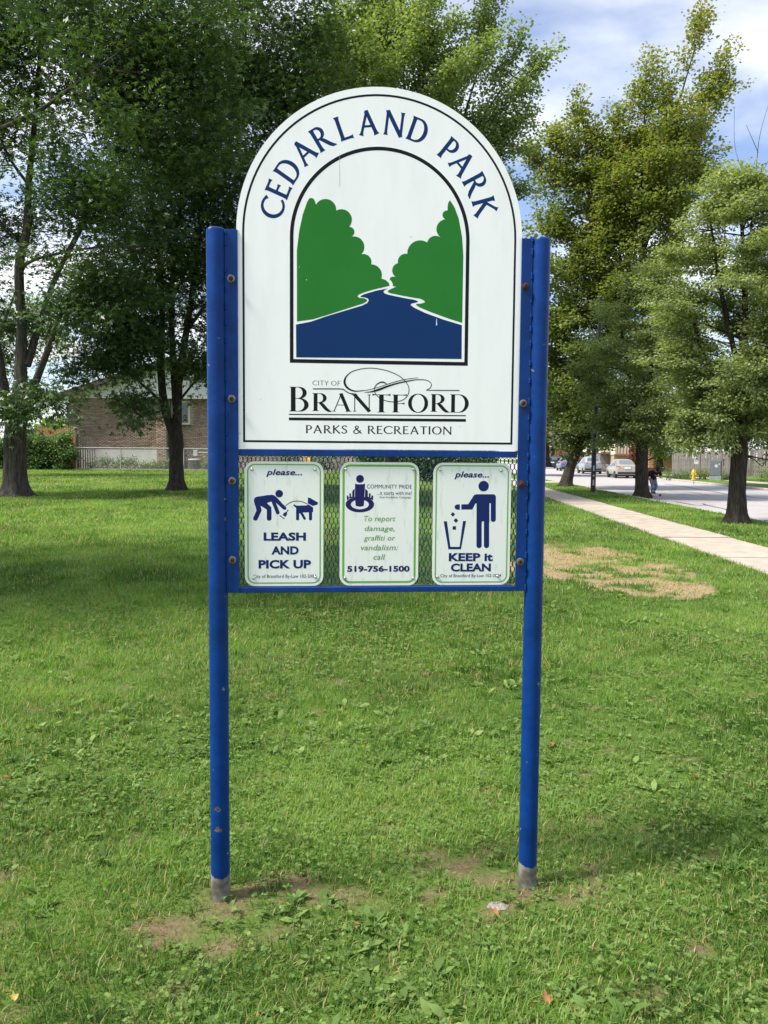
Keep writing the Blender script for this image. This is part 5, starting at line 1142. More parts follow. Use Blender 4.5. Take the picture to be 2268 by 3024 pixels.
# chain-link fence
FD = 44.3; GAL = mat('galvanised_steel', (.50, .50, .49), .45, metal=.5, noise=.2, nscale=30)
def fxp(px): return (px - 1134) / FPX * FD
fzb = lambda x: float(gz(x, FD))
X0, X1 = fxp(222), fxp(1300); cl = empty('chain_link_fence', (X0, FD, fzb(X0)), 0, 'low galvanised chain-link fence along the back of the lawn', 'fence'); zb0 = fzb(X0)
m = MB()
for px in (226, 357, 543, 730, 917, 1104, 1284):
    x = fxp(px); z = fzb(x) - zb0; MB().tube([(x - X0, 0, z - .2), (x - X0, 0, z + 1.26)], .032, 10).build('fence_post', GAL, cl, smooth=True)
pts = [(x - X0, 0, fzb(x) - zb0 + 1.22) for x in np.linspace(X0, X1, 12)]; MB().tube(pts, .026, 8).build('top_rail', GAL, cl, smooth=True)
m = MB()
for s in (-1, 1):
    x = X0 - 1.3
    while x < X1 + 1.3:
        a, b = x, x + s * 1.18
        def cl_(xx, zz): return (xx - X0, .012 * s, fzb(min(max(xx, X0), X1)) - zb0 + zz)
        za, zb_ = .03, 1.21
        if a < X0: za += (X0 - a) if s > 0 else 0
        if b < X0: zb_ -= (X0 - b)
        if a > X1: za += (a - X1)
        if b > X1: zb_ -= (b - X1)
        a, b = min(max(a, X0), X1), min(max(b, X0), X1)
        if zb_ > za: m.tube([cl_(a, za), cl_(b, zb_)], .0022, 3, cap=False)
        x += .075
m.build('wire_mesh', GAL, cl, fix=False)['kind'] = 'stuff'
kb = MB(); kx = np.linspace(X0, fxp(1000), 10)
for i in range(9): kb.add([(kx[i] - X0, -.08, fzb(kx[i]) - zb0 - .1), (kx[i + 1] - X0, -.08, fzb(kx[i + 1]) - zb0 - .1), (kx[i + 1] - X0, .08, fzb(kx[i + 1]) - zb0 - .1), (kx[i] - X0, .08, fzb(kx[i]) - zb0 - .1), (kx[i] - X0, -.08, fzb(kx[i]) - zb0 + .07), (kx[i + 1] - X0, -.08, fzb(kx[i + 1]) - zb0 + .07), (kx[i + 1] - X0, .08, fzb(kx[i + 1]) - zb0 + .07), (kx[i] - X0, .08, fzb(kx[i]) - zb0 + .07)], [(4, 5, 6, 7), (0, 1, 5, 4), (2, 3, 7, 6)])
kb.build('concrete_footing', KERBM, cl, fix=False)
# grey board fence seen end on, new cedar boards, picket fence
WOODG = mat('weathered_grey_wood', (.235, .21, .19), .9, noise=.45, nscale=3, stretch=(18, 18, 1.2), bump=.3, bscale=30); CEDAR = mat('cedar_board', (.50, .24, .11), .85, noise=.4, nscale=3, stretch=(14, 14, 1), bump=.2, bscale=30)
bx = fxp(219); gf = empty('board_fence', (bx, 44.6, fzb(bx)), 0, 'grey weathered board fence running back beside the brick house', 'fence')
MB().box(-.07, .07, -.07, .07, -.2, 2.25).build('fence_post', WOODG, gf); MB().lathe([(.01, 2.25), (.14, 2.26), (.14, 2.31), (.05, 2.38), (.01, 2.39)], n=4).build('post_cap', WOODG, gf)
for i in range(8):
    o = MB().box(.09 + i * .075 + .0, .09 + i * .075 + .068, .02 + i * .15, .045 + i * .15, 0, 1.98 - i * .03 + random.uniform(-.01, .01)).build('board', WOODG, gf)
bx = fxp(190); bf = empty('cedar_fence', (bx, 44.5, fzb(bx)), 0, 'orange cedar boards standing at the end of the vine hedge', 'fence')
for i in range(4): MB().box(i * .145, i * .145 + .137, 0, .022, 0, 1.05 - .06 * i + (.95 if i == 3 else 0)).build('board', CEDAR, bf)
bx = fxp(60); pf = empty('picket_fence', (bx, 46.6, .66), 0, 'orange picket-topped wood fence rising behind the vine hedge', 'fence')
for i in range(19):
    m = MB(); x = i * .16; m.poly([(x, 0), (x + .135, 0), (x + .135, 2.28), (x + .0675, 2.38), (x, 2.28)], 0, .02); m.build('picket', CEDAR, pf)
MB().box(0, 3.05, .022, .06, 2.0, 2.09).build('rail', CEDAR, pf)
# hedge and shrubs: leaf masses round a few stems
def shrub(name, label, x0, x1, y, z0, z1, depth, n, ls, lm, seed, group=None, stems=3, cat='shrub', per=34, spray=.45):
    rg = np.random.default_rng(seed); b = np.array([(x0 + x1) / 2, y, z0]); root = empty(name, b, 0, label, cat, group)
    m = MB()
    for i in range(stems):
        x = (x0 - b[0]) + (x1 - x0) * (i + .5) / stems; m.tube([(x, 0, -.1), (x + rg.normal(0, .1), rg.normal(0, .1), (z1 - z0) * .5), (x + rg.normal(0, .2), 0, (z1 - z0) * .9)], [.035, .025, .01], 6)
    m.build('stems', BARK2, root)['kind'] = 'stuff'
    cx = rg.uniform(x0, x1, n) - b[0]; t = (cx + b[0] - x0) / (x1 - x0); top = (z1 - z0) * (.80 + .25 * np.interp(t * stems * 2.3, np.arange(int(stems * 2.3) + 2), rg.random(int(stems * 2.3) + 2)))
    czz = top * rg.random(n) ** .75; cy__ = rg.uniform(-depth / 2, depth / 2, n) * np.sqrt(np.clip(1.1 - (czz / (top + .01)) ** 2, .15, 1))
    C = np.stack([cx, cy__, czz], 1); ci = np.repeat(np.arange(n), per); P = C[ci] + rg.normal(0, spray * .36, (n * per, 3)); P[:, 2] = np.abs(P[:, 2]) + .02
    Fw = rg.normal(0, 1, (n * per, 3)) + np.array([0, -.5, -.3]); Nm = rg.normal(0, .6, (n * per, 3)) + np.array([0, -.4, 1]); tint = np.clip(.35 + .3 * P[:, 2] / (z1 - z0) + rg.normal(0, .18, n * per), 0, 1)
    V, F, T = leaves_mesh(P, Fw, Nm, ls * rg.uniform(.6, 1.2, n * per), OVAL, OVALF, tint); o = link('foliage', np_mesh('foliage', V, F, T), lm, root); o['kind'] = 'stuff'; return root
VINE = leaf_mat('vine_leaf', [(0, (.018, .045, .010)), (.5, (.06, .13, .03)), (1, (.18, .27, .07))], trans=.3, rough=.45)
HOSTA = leaf_mat('garden_leaf', [(0, (.04, .08, .02)), (.6, (.10, .17, .05)), (1, (.22, .28, .09))], trans=.3, rough=.5)
shrub('vine_hedge', 'dark hedge of climbing vine between the forked maple and the grey board fence', fxp(66), fxp(205), 44.2, .62, 2.45, 1.2, 190, .15, VINE, 51, stems=6, cat='hedge', per=50)
shrub('vine_hedge', 'vine shoots spilling over the end of the chain-link fence', fxp(196), fxp(228), 43.9, 1.15, 1.75, .5, 26, .13, VINE, 52, stems=1, cat='hedge')
shrub('vine_hedge', 'end of the dark vine hedge at the left edge, left of the forked trunk', fxp(-60), fxp(20), 44.2, .62, 2.3, 1.2, 110, .15, VINE, 53, stems=4, cat='hedge', per=50)
shrub('vine_growth', 'yellow-green vine tips climbing the house corner above the hedge', fxp(160), fxp(212), 44.9, 2.0, 2.75, .4, 26, .12, FARL, 54, stems=1, cat='vine')
for i, (a, b_, zt, lb, lm_) in enumerate(((255, 330, .62, 'dark leafy garden plant before the white foundation, the wider one', VINE), (338, 392, .55, 'green garden plant by the second chain-link post', HOSTA), (405, 462, .34, 'low pale hosta before the chimney breast', FARL), (466, 505, .5, 'bluish low bush around the gas meter', HOSTA), (598, 628, .6, 'light green bush right of the air conditioner', FARL))):
    shrub('garden_plant', lb, fxp(a), fxp(b_), 44.9, .6, .6 + zt, .5, 26, .11, lm_, 60 + i, 'plants along the foundation', stems=2, cat='plant')
# things glimpsed through the expanded metal
shrub('garden_bush', 'green bush right of the brick house, seen through the sign mesh', fxp(826), fxp(880), 45.2, .6, 2.4, 1.4, 70, .14, HOSTA, 71, stems=2)
shrub('garden_bush', 'dark bush seen in the gap between the left and middle notices', fxp(925), fxp(985), 45.2, .55, 2.3, 1.4, 70, .14, VINE, 72, stems=2)
shrub('dark_hedge', 'long dark hedge across the back of the lawn behind the middle and right notices', fxp(1062), fxp(1310), 43.2, float(gz(1, 43)) - .05, 2.25, 1.6, 330, .16, VINE, 73, stems=8, cat='hedge', per=46)
shrub('dark_hedge', 'green hedge behind the right notice, ending before the road', fxp(1318), fxp(1500), 50, .02, 2.2, 1.6, 220, .16, HOSTA, 74, stems=6, cat='hedge', per=40)
bx = fxp(985); wf = empty('garden_fence', (bx, 44.9, .5), 0, 'pale brown board fence seen through the mesh beside the middle notice', 'fence')
for i in range(11): MB().box(i * .14, i * .14 + .13, 0, .022, 0, 1.75 + random.uniform(-.02, .02)).build('board', WOODG if i % 3 else CEDAR, wf)
YEL = mat('yellow_plastic', (.75, .40, .03), .5)
sx = fxp(890); sl = empty('play_slide', (sx, 46, .62), 0, 'small yellow garden slide just visible above the left notice', 'slide')
MB().add([(0, -.3, 1.3), (.45, -.3, 1.3), (.45, -1.6, .1), (0, -1.6, .1), (0, -.3, 1.26), (.45, -.3, 1.26), (.45, -1.6, .06), (0, -1.6, .06)], [(0, 1, 2, 3), (7, 6, 5, 4), (0, 4, 5, 1), (1, 5, 6, 2), (2, 6, 7, 3), (3, 7, 4, 0)]).build('chute', YEL, sl)
for x in (0, .43): MB().tube([(x, -.28, 0), (x, -.28, 1.75)], .035, 8).build('leg', YEL, sl); 
for k in range(4): MB().box(.04, .41, -.3, -.24, .25 + k * .28, .30 + k * .28).build('rung', YEL, sl)
# ================================================================== across the road
def base_at(px, D, z=0.0): return np.array([(px - 1134) / FPX * D, D, z])
TIRE = mat('tyre_rubber', (.018, .018, .018), .8); RIM = mat('alloy_rim', (.45, .45, .46), .35, metal=.8); CGLASS = mat('car_glass', (.10, .13, .16), .06, spec=1.0); BLKP = mat('black_plastic', (.02, .02, .022), .5)
REDL = mat('red_lamp', (.55, .02, .03), .2, spec=.8); PLATE = mat('number_plate', (.75, .77, .8), .4); CHROME = mat('chrome_strip', (.7, .7, .7), .15, metal=1.0)
def car(name, label, px, D, rz, st, paint, rail=False, rwin=None, plate_z=.75, lamp=None, wheel_r=.31, wb=(.85, 3.45), sidewin=None):
    """stations (y, zlow, zbelt, ztop, half top width, half width), rear at y=0"""
    o = base_at(px, D, ROAD_Z); root = empty(name, o, rz, label, 'car', 'cars parked along the far kerb')
    rings = []
    for y, zl, zbt, zt, wt, wd in st:
        r = [(wd * .86, zl), (wd * .97, zl + .06), (wd, (zl + zbt) / 2), (wd * .985, zbt - .06), (wd * .94, zbt), ((wd * .94 + wt) / 2 + .015, (zbt + zt) / 2), (wt, zt - .03), (wt * .8, zt)]
        rings.append([(x, y, z) for x, z in r] + [(-x, y, z) for x, z in r[::-1]])
    n = 16; m = MB(); m.add([p for r in rings for p in r], [(i * n + j, i * n + (j + 1) % n, (i + 1) * n + (j + 1) % n, (i + 1) * n + j) for i in range(len(rings) - 1) for j in range(n)] + [tuple(range(n - 1, -1, -1)), tuple((len(rings) - 1) * n + j for j in range(n))])
    m.build('body', paint, root, smooth=True)
    a, b = rwin; A, B = st[a], st[b]                     # rear window on the slope between two stations
    def ts(t, s, off=.008):
        y = A[0] + (B[0] - A[0]) * t; z = A[3] + (B[3] - A[3]) * t; wt = A[4] + (B[4] - A[4]) * t; dy, dz = B[0] - A[0], B[3] - A[3]; L = math.hypot(dy, dz); return (s * wt * .86, y - dz / L * off, z + dy / L * off)
    gm_ = MB(); gm_.add([ts(.10, -1), ts(.10, 1), ts(.90, .98), ts(.90, -.98)], [(0, 1, 2, 3)]); gm_.build('rear_window', CGLASS, root, fix=False)
    for s in (-1, 1):
        for (i, t0, j, t1) in sidewin:
            def sp(i, t, q, k=1.012):
                A_, B_ = st[i], st[i + 1]; g = [A_[c] + (B_[c] - A_[c]) * t for c in range(6)]; xb, xt = g[5] * .94, g[4]; zb_, zt_ = g[2] + .03, g[3] - .09; return (s * ((xb + (xt - xb) * q) + .016 + .018 * math.sin(q * 3.14)), g[0], zb_ + (zt_ - zb_) * q)
            q = MB(); q.add([sp(i, t0, 0), sp(j, t1, 0), sp(j, t1, .5), sp(j, t1, 1), sp(i, t0, 1), sp(i, t0, .5)], [(0, 1, 2, 5), (5, 2, 3, 4)]); q.build('side_window', CGLASS, root, fix=False)
        # lamps wrap the rear corner
        lx, lz0, lz1 = lamp; W2 = st[1][5]
        q = MB(); q.add([(s * lx, -.012, lz0), (s * (W2 * .985), .05, lz0 + .03), (s * (W2 + .008), .26, lz1 - .02), (s * (lx + .03), .01, lz1), (s * W2 * .96, .02, lz1)], [(0, 1, 2, 4), (0, 4, 3)]); q.build('tail_lamp', REDL, root)
        MB().bbox(s * (st[5][5] + .08) - .07, s * (st[5][5] + .08) + .07, st[-3][0] - .3, st[-3][0] - .14, st[5][2] - .02, st[5][2] + .13, .02).build('side_mirror', paint, root)
        for wy in wb:
            wl = MB(); c = (s * (st[3][5] - .10), wy, wheel_r); wl.lathe([(wheel_r * .55, -.09), (wheel_r * .96, -.09), (wheel_r, -.06), (wheel_r, .06), (wheel_r * .96, .09), (wheel_r * .55, .09)], n=22, axis='x'); wo = wl.build('wheel', TIRE, root, smooth=True); wo.location = c
            rm = MB(); rm.lathe([(wheel_r * .60, .0), (wheel_r * .58, .055), (wheel_r * .2, .05), (.02, .06)], n=14, axis='x'); ro = rm.build('rim', RIM, wo, smooth=True); ro.rotation_euler = (0, 0, 0 if s > 0 else math.pi); ro.location = (s * .03, 0, 0)
            ar = MB(); ar.lathe([(wheel_r * 1.16, -.005), (wheel_r * 1.16, .0)], n=22, axis='x'); aro = ar.build('wheel_arch', BLKP, root); aro.location = (s * (st[3][5] - .012), wy, wheel_r + .02)
    MB().bbox(-.26, .26, -.035, -.01, plate_z - .075, plate_z + .075, .004).build('number_plate', PLATE, root)
    MB().bbox(-st[1][5] * .9, st[1][5] * .9, -.045, .10, st[0][1] - .08, st[0][1] + .09, .03).build('rear_bumper', BLKP, root)
    MB().bbox(-.34, .34, -.03, .0, plate_z + .10, plate_z + .13, .004).build('trim_strip', CHROME, root)
    if rail:
        for s in (-1, 1): MB().tube([(s * .55, st[3][0] + .2, st[3][3] + .05), (s * .56, st[4][0], st[4][3] + .07), (s * .55, st[4][0] + .8, st[4][3] + .02)], .02, 6).build('roof_rail', BLKP, root)
    MB().box(-st[3][5] * .8, st[3][5] * .8, .2, st[-1][0] - .2, .16, .28).build('underbody', BLKP, root)
    return root
CH = mat('champagne_paint', (.46, .43, .35), .3, metal=.35, coat=.5, noise=.05); SILV = mat('silver_blue_paint', (.36, .40, .45), .3, metal=.45, coat=.5); BLU = mat('steel_blue_paint', (.10, .16, .26), .3, metal=.4, coat=.5); BLKC = mat('black_paint', (.02, .022, .028), .25, coat=.6); REDC = mat('red_paint', (.35, .02, .03), .3, coat=.5)
SEDAN = [(0, .42, .86, .92, .66, .78), (.07, .30, .92, 1.03, .66, .835), (.42, .27, .95, 1.08, .64, .845), (1.08, .25, .96, 1.46, .54, .85), (2.1, .25, .95, 1.52, .56, .85), (2.75, .25, .94, 1.45, .55, .85), (3.45, .25, .92, 1.00, .66, .845), (4.2, .28, .82, .90, .62, .82), (4.38, .36, .65, .72, .55, .72)]
SUVS = [(0, .45, .95, 1.05, .72, .84), (.06, .34, 1.02, 1.15, .70, .90), (.14, .30, 1.06, 1.22, .69, .915), (.48, .28, 1.06, 1.64, .60, .92), (1.7, .28, 1.05, 1.70, .62, .92), (2.7, .28, 1.03, 1.60, .60, .92), (3.5, .28, 1.00, 1.10, .70, .91), (4.4, .32, .90, .98, .66, .88), (4.6, .42, .7, .78, .6, .8)]
VANS = [(0, .42, .95, 1.05, .82, .90), (.05, .32, 1.02, 1.16, .82, .96), (.10, .28, 1.05, 1.2, .81, .97), (.30, .26, 1.06, 1.70, .70, .98), (2.4, .26, 1.05, 1.76, .72, .98), (3.4, .26, 1.02, 1.62, .68, .98), (4.3, .26, .98, 1.10, .75, .97), (4.95, .3, .85, .95, .7, .93), (5.1, .4, .65, .75, .65, .85)]
HEAD = -math.atan(.075)
car('sedan', 'champagne four-door sedan parked behind the middle street tree', 1851, 62.8, HEAD, SEDAN, CH, rwin=(2, 3), plate_z=.82, lamp=(.52, .80, .97), sidewin=((3, .12, 3, .92), (4, .05, 5, .5)), wb=(.80, 3.4))
car('suv', 'silver-blue SUV parked behind the black pole', 1750, 78.5, HEAD, SUVS, SILV, rwin=(2, 3), plate_z=.80, lamp=(.48, .98, 1.12), sidewin=((3, .15, 3, .95), (4, .05, 5, .4)), wheel_r=.36, wb=(.85, 3.5), rail=True)
car('hatchback', 'steel-blue car parked between the black van and the leaning street tree', 1676, 93, HEAD, SEDAN, BLU, rwin=(2, 3), plate_z=.82, lamp=(.50, .84, 1.0), sidewin=((3, .12, 3, .92), (4, .05, 5, .5)), wb=(.80, 3.4))
car('minivan', 'black minivan parked farthest down the road beside the right post', 1629, 112, HEAD, VANS, BLKC, rwin=(2, 3), plate_z=.86, lamp=(.66, .92, 1.25), sidewin=((3, .08, 3, .95), (4, .05, 4, .95)), wheel_r=.34, wb=(.95, 4.0))
rc = car('hatchback', 'red car in a driveway showing above the steel-blue car', 1690, 122, -1.2, SEDAN, REDC, rwin=(2, 3), plate_z=.82, lamp=(.52, .84, 1.0), sidewin=((3, .12, 3, .92), (4, .05, 5, .5)), wb=(.80, 3.4)); rc.location = (*base_at(1684, 122)[:2], .5)
# --- hydrant
HYE = mat('hydrant_yellow', (.80, .52, .02), .5, noise=.15, nscale=12)
p = base_at(2047, 56, .0); hy = empty('fire_hydrant', p, 0, 'yellow fire hydrant on the grass beyond the road', 'fire hydrant')
MB().lathe([(.17, 0), (.17, .04), (.12, .05), (.115, .5), (.15, .51), (.15, .56), (.125, .58), (.11, .66), (.07, .72), (.03, .74), (.03, .78), (.005, .78)], n=16).build('barrel', HYE, hy, smooth=True)
for s in (-1, 1):
    MB().lathe([(.05, 0), (.05, .05), (.06, .05), (.06, .09), (.02, .10)], n=10, axis='x').build('nozzle_cap', HYE, hy, smooth=True); hy.children[-1].location = (s * .09, 0, .42); hy.children[-1].rotation_euler = (0, 0, 0 if s > 0 else math.pi)
MB().lathe([(.08, 0), (.08, -.12), (.1, -.12), (.1, -.18), (.02, -.19)], n=12, axis='y').build('pumper_cap', HYE, hy, smooth=True); hy.children[-1].location = (0, -.09, .40)
# --- parking sign post
SIGNW = mat('road_sign_white', (.78, .78, .78), .4); REDP = mat('sign_red', (.55, .03, .05), .5); BLK2 = mat('sign_black', (.02, .02, .03), .5); BLUP = mat('sign_blue', (.06, .05, .36), .5)
D = 50.0; p = base_at(2048, D); rs = empty('parking_sign', p, 0, 'two white plates with parking symbols and notice on a thin post by the hydrant', 'road sign')
zt = lambda py: CAM_H + (1349 - py) * D / FPX
MB().box(-.02, .02, .01, .03, -.2, zt(1322)).build('sign_post', WOODG, rs)
zc0, zc1 = zt(1350), zt(1320); m = MB(); m.poly(rrect(-.145, .115, zc0, zc1, .02), -.004, .004); up = m.build('sign_plate', SIGNW, rs)
for k, zc_ in enumerate((zc1 - .155, zc1 - .415)):
    flat_obj('prohibition_ring', ring(-.015, zc_, .085, .085, .018, .018, n=28) + ribs([(-.07, zc_ - .06, .016), (.04, zc_ + .06, .016)]), -.0065, REDP, up); flat_obj('black_symbol', ribs([(-.035, zc_ - .045, .018), (-.035, zc_ + .045, .018)]) + ring(-.028, zc_ + .02, .036, .028, .016, .016, -90, 90, 14), -.0055, BLK2, up)
    flat_obj('arrow', [[(-.07, zc_ - .108), (.04, zc_ - .108), (.04, zc_ - .098), (-.07, zc_ - .098)]], -.0055, BLK2, up)
z1_, z0_ = zt(1349.5), zt(1367); m = MB(); m.poly(rrect(-.02, .235, z0_, z1_, .015), -.012, -.006); lo_ = m.build('notice_plate', SIGNW, rs)
flat_obj('blue_roof_shape', [[(0.0, z1_ - .15), (.07, z1_ - .02), (.215, z1_ - .02), (.215, z1_ - .14), (.12, z1_ - .09)]], -.0135, BLUP, lo_); flat_obj('red_text_bar', [[(.005, z1_ - .19), (.215, z1_ - .17), (.215, z1_ - .145), (.005, z1_ - .165)], [(.01, z1_ - .23), (.2, z1_ - .23), (.2, z1_ - .215), (.01, z1_ - .215)]], -.0135, REDP, lo_)
# --- utility cabinet
CABM = mat('cabinet_grey', (.13, .15, .17), .55, noise=.15, nscale=6); D = 55.5; p = base_at(2112, D); uc = empty('utility_cabinet', p, math.radians(-30), 'grey metal utility cabinet with stickers on the far verge', 'utility cabinet')
MB().bbox(-.36, .36, -.3, .3, .30, 1.42, .02).build('cabinet_body', CABM, uc); MB().bbox(-.38, .38, -.32, .32, -.1, .30, .015).build('plinth', mat('cabinet_base', (.28, .29, .28), .7, noise=.3, nscale=8), uc); MB().bbox(-.33, .33, -.315, -.302, .34, 1.38, .004).build('door', CABM, uc)
flat_obj('round_sticker', ring(.05, 1.0, .10, .10, .02, .02, n=24) + [[(.0, .97), (.1, .97), (.1, 1.03), (.0, 1.05)]], -.319, SIGNW, uc); flat_obj('sticker', [[(.20, 1.10), (.26, 1.10), (.26, 1.16), (.20, 1.16)]], -.319, SIGNW, uc)
for k in range(3): MB().box(-.367, -.3605, -.05, .02, 1.02 + .11 * k, 1.09 + .11 * k).build('sticker', SIGNW, uc)
# --- wooden post by the cabinet
p = base_at(2160, 54.5); wp = MB(); wp.tube([(0, 0, -.3), (0, 0, 3), (0, 0, 7.5)], [.13, .12, .09], 10); o = wp.build('wooden_pole', mat('old_pole_wood', (.085, .07, .06), .9, noise=.4, nscale=3, stretch=(10, 10, 1)), smooth=True); o.location = p; tag(o, 'dark wooden pole rising into the leaves right of the grey cabinet', 'pole')
# --- black utility pole with plates, carries no lamp
D = 35.2; p = base_at(1751, D); p[2] = 0; bp = empty('utility_pole', p, 0, 'black pole with three small white number plates between two street trees', 'pole')
MB().tube([(0, 0, -.3), (.0, 0, 2.3), (.06, 0, 5), (.12, 0, 8.5)], [.115, .10, .085, .06], 14).build('pole_shaft', mat('black_pole_paint', (.022, .022, .025), .5, noise=.3, nscale=8), bp, smooth=True)
zt = lambda py: CAM_H + (1349 - py) * D / FPX
for py, hh, ww in ((1382, .23, .055), (1403.5, .07, .055), (1424, .25, .055)):
    q = MB(); q.bbox(-ww, ww * .2, -.125, -.118, zt(py) - hh / 2, zt(py) + hh / 2, .003); pl_ = q.build('number_plate', SIGNW, bp)
    if hh > .1: flat_obj('digits', ribs([(-.02, zt(py) - .08, .012), (-.02, zt(py) - .02, .012)]) + ribs([(-.035, zt(py) + .03, .012), (-.005, zt(py) + .03, .012), (-.005, zt(py) + .08, .012)]), -.1265, BLK2, pl_)
# --- weathered fence
D0, D1 = 60.5, 52; P0, P1 = base_at(1982, D0), base_at(2360, D1); L = np.linalg.norm(P1 - P0); an = math.atan2(P1[1] - P0[1], P1[0] - P0[0])
wf = empty('weathered_fence', (P0[0], P0[1], .08), an, 'long weathered grey board fence behind the cabinet and parking sign', 'fence')
x = 0; i = 0; ramp_ = lambda x: .035 * x
bm0 = MB(); bm0.box(0, .125, 0, .02, 0, 1.80); bm0 = bm0.mesh('board'); bm0.materials.append(WOODG)
while x < L:
    o = bpy.data.objects.new('board', bm0); COL.objects.link(o); o.parent = wf; o.location = (x, random.choice([0, 0, .03]), ramp_(x) + random.uniform(-.03, .03)); o.rotation_euler = (0, random.uniform(-.03, .03), 0); o.scale = (random.uniform(.75, 1.1), 1, random.uniform(.96, 1.02)); x += .138; i += 1
for x in np.arange(0, L, 2.4): MB().box(x, x + .1, .05, .14, -.1 + ramp_(x), 1.95 + ramp_(x)).build('fence_post', WOODG, wf)
for zz_ in (.35, 1.72): MB().add([(0, .04, zz_), (L, .04, zz_ + ramp_(L)), (L, .08, zz_ + ramp_(L)), (0, .08, zz_), (0, .04, zz_ + .09), (L, .04, zz_ + .09 + ramp_(L)), (L, .08, zz_ + .09 + ramp_(L)), (0, .08, zz_ + .09)], [(0, 3, 2, 1), (4, 5, 6, 7), (0, 1, 5, 4), (1, 2, 6, 5), (2, 3, 7, 6), (3, 0, 4, 7)]).build('rail', WOODG, wf)
for i, (a, b_, D_, zt_, lb, lm_) in enumerate(((1955, 2000, 58.5, .55, 'weeds at the left foot of the weathered fence', HOSTA), (2055, 2092, 57.5, .6, 'yellow-green weeds between hydrant and cabinet', FARL), (2005, 2038, 58.5, .4, 'low weeds at the fence foot left of the hydrant', HOSTA), (2128, 2152, 56.5, .35, 'weeds right of the grey cabinet', HOSTA), (2230, 2290, 53, .7, 'tall grass at the fence foot at the right edge', FARL))):
    a_, c_ = base_at(a, D_), base_at(b_, D_); shrub('weed_clump', lb, a_[0], c_[0], D_, .03, .03 + zt_, .6, 22, .10, lm_, 90 + i, 'weeds along the weathered fence', stems=2, cat='weeds', per=26)
# --- town houses
CREAMW = mat('cream_stucco', (.78, .70, .58), .8, noise=.08, nscale=2); TIMB = mat('brown_timber', (.30, .17, .12), .7); RB = mat('tan_brick', (.50, .36, .27), .9, noise=.35, nscale=14); WHS = mat('white_stucco', (.82, .80, .77), .8, noise=.06); ORB = mat('orange_brick', (.55, .27, .17), .9, noise=.3, nscale=12); WGL = mat('pale_window_glass', (.28, .36, .42), .1, spec=.8); ROOF2 = mat('grey_shingle', (.16, .15, .14), .95, noise=.4, nscale=15)
def town_house(label, px0, px1, D, zb, zmid, ztop, up, low, wins, group='town houses across the road', bars=True):
    a, b = base_at(px0, D), base_at(px1, D); W2 = b[0] - a[0]; root = empty('town_house', (a[0], D, zb), 0, label, 'house', group)
    MB().box(0, W2, .12, 8, -1.0, zmid).build('lower_wall', low, root); MB().box(-.08, W2 + .08, -.35, 8, zmid, ztop).build('upper_wall', up, root)
    m = MB(); m.add([(-.4, -.9, ztop), (W2 + .4, -.9, ztop), (W2 + .4, 4, ztop + 2.4), (-.4, 4, ztop + 2.4), (-.4, 8.6, ztop), (W2 + .4, 8.6, ztop)], [(0, 1, 2, 3), (3, 2, 5, 4), (0, 3, 4), (1, 5, 2), (0, 4, 5, 1)]); m.build('roof', ROOF2, root)
    MB().box(-.1, W2 + .1, -.40, -.352, zmid - .08, zmid + .08).build('timber_band', TIMB, root)
    for x0, x1, z0, z1, y in wins:
        m = MB(); t = .07
        for q in ((x0, x1, z0, z0 + t), (x0, x1, z1 - t, z1), (x0, x0 + t, z0 + t, z1 - t), (x1 - t, x1, z0 + t, z1 - t)): m.box(q[0], q[1], y - .06, y - .004, q[2], q[3])
        wn = m.build('window', WHS, root); MB().box(x0 + t, x1 - t, y - .03, y - .008, z0 + t, z1 - t).build('pane', WGL, wn)
        if z1 - z0 > 1.3:
            MB().box(x0 + t, x1 - t, y - .045, y - .031, z0 + (z1 - z0) * .28, z0 + (z1 - z0) * .28 + .06).build('sash_bar', WHS, wn)
    if bars:
        for x in bars: MB().box(x, x + .09, -.385, -.353, zmid + .085, zmid + (.75 if x > .8 and x < W2 - .8 else 1.0)).build('timber', TIMB, root)
    return root
# scale at D=84: 1 px = 0.0357 m
D = 84; Z = lambda py: CAM_H + (1349 - py) * D / FPX
th = town_house('cream town house with brown timber trim above the champagne sedan', 1811, 1868, D, 0.6, Z(1341) - .6 + .0, Z(1250), CREAMW, RB, [(1.05, 1.38, 1.4 + .9, 3.9, -.35), (.3, .7, 2.3, 3.6, -.35), (.62, .95, .3, .8, .12)], bars=(.12, .42, .75, 1.1, 1.4, 1.75))
hz = Z(1341) - .6
for o in [c for c in th.children if c.name.startswith('window')]: bpy.data.objects.remove(o.children[0]) if False else None
th2 = town_house('shaded cream town house with a dark entrance left of the timbered one', 1770, 1810, D + 1.5, .6, Z(1336) - .6, Z(1255), CREAMW, mat('dark_brick', (.22, .19, .17), .9, noise=.3, nscale=10), [(.25, .75, Z(1322) - .3, Z(1300), -.35)], bars=(.9, 1.15, 1.3))
th3 = town_house('white town house with orange brick edge right of the middle street tree', 1925, 2010, D - 2, .5, Z(1345) - .5, Z(1240), WHS, ORB, [(.9, 1.3, Z(1335), Z(1305), -.35), (2.0, 2.4, Z(1335), Z(1305), -.35)], bars=False)
MB().box(-.55, -.09, -.5, 2, 0, Z(1240)).build('brick_pier', ORB, th3)
town_house('orange-brown town house far down the street above the black van', 1600, 1700, 140, .6, 2.6, 6.0, mat('tan_stucco', (.62, .50, .38), .8, noise=.1), ORB, [(1.0, 2.0, 3.2, 4.6, -.35), (3.4, 4.4, 3.2, 4.6, -.35)], bars=False)
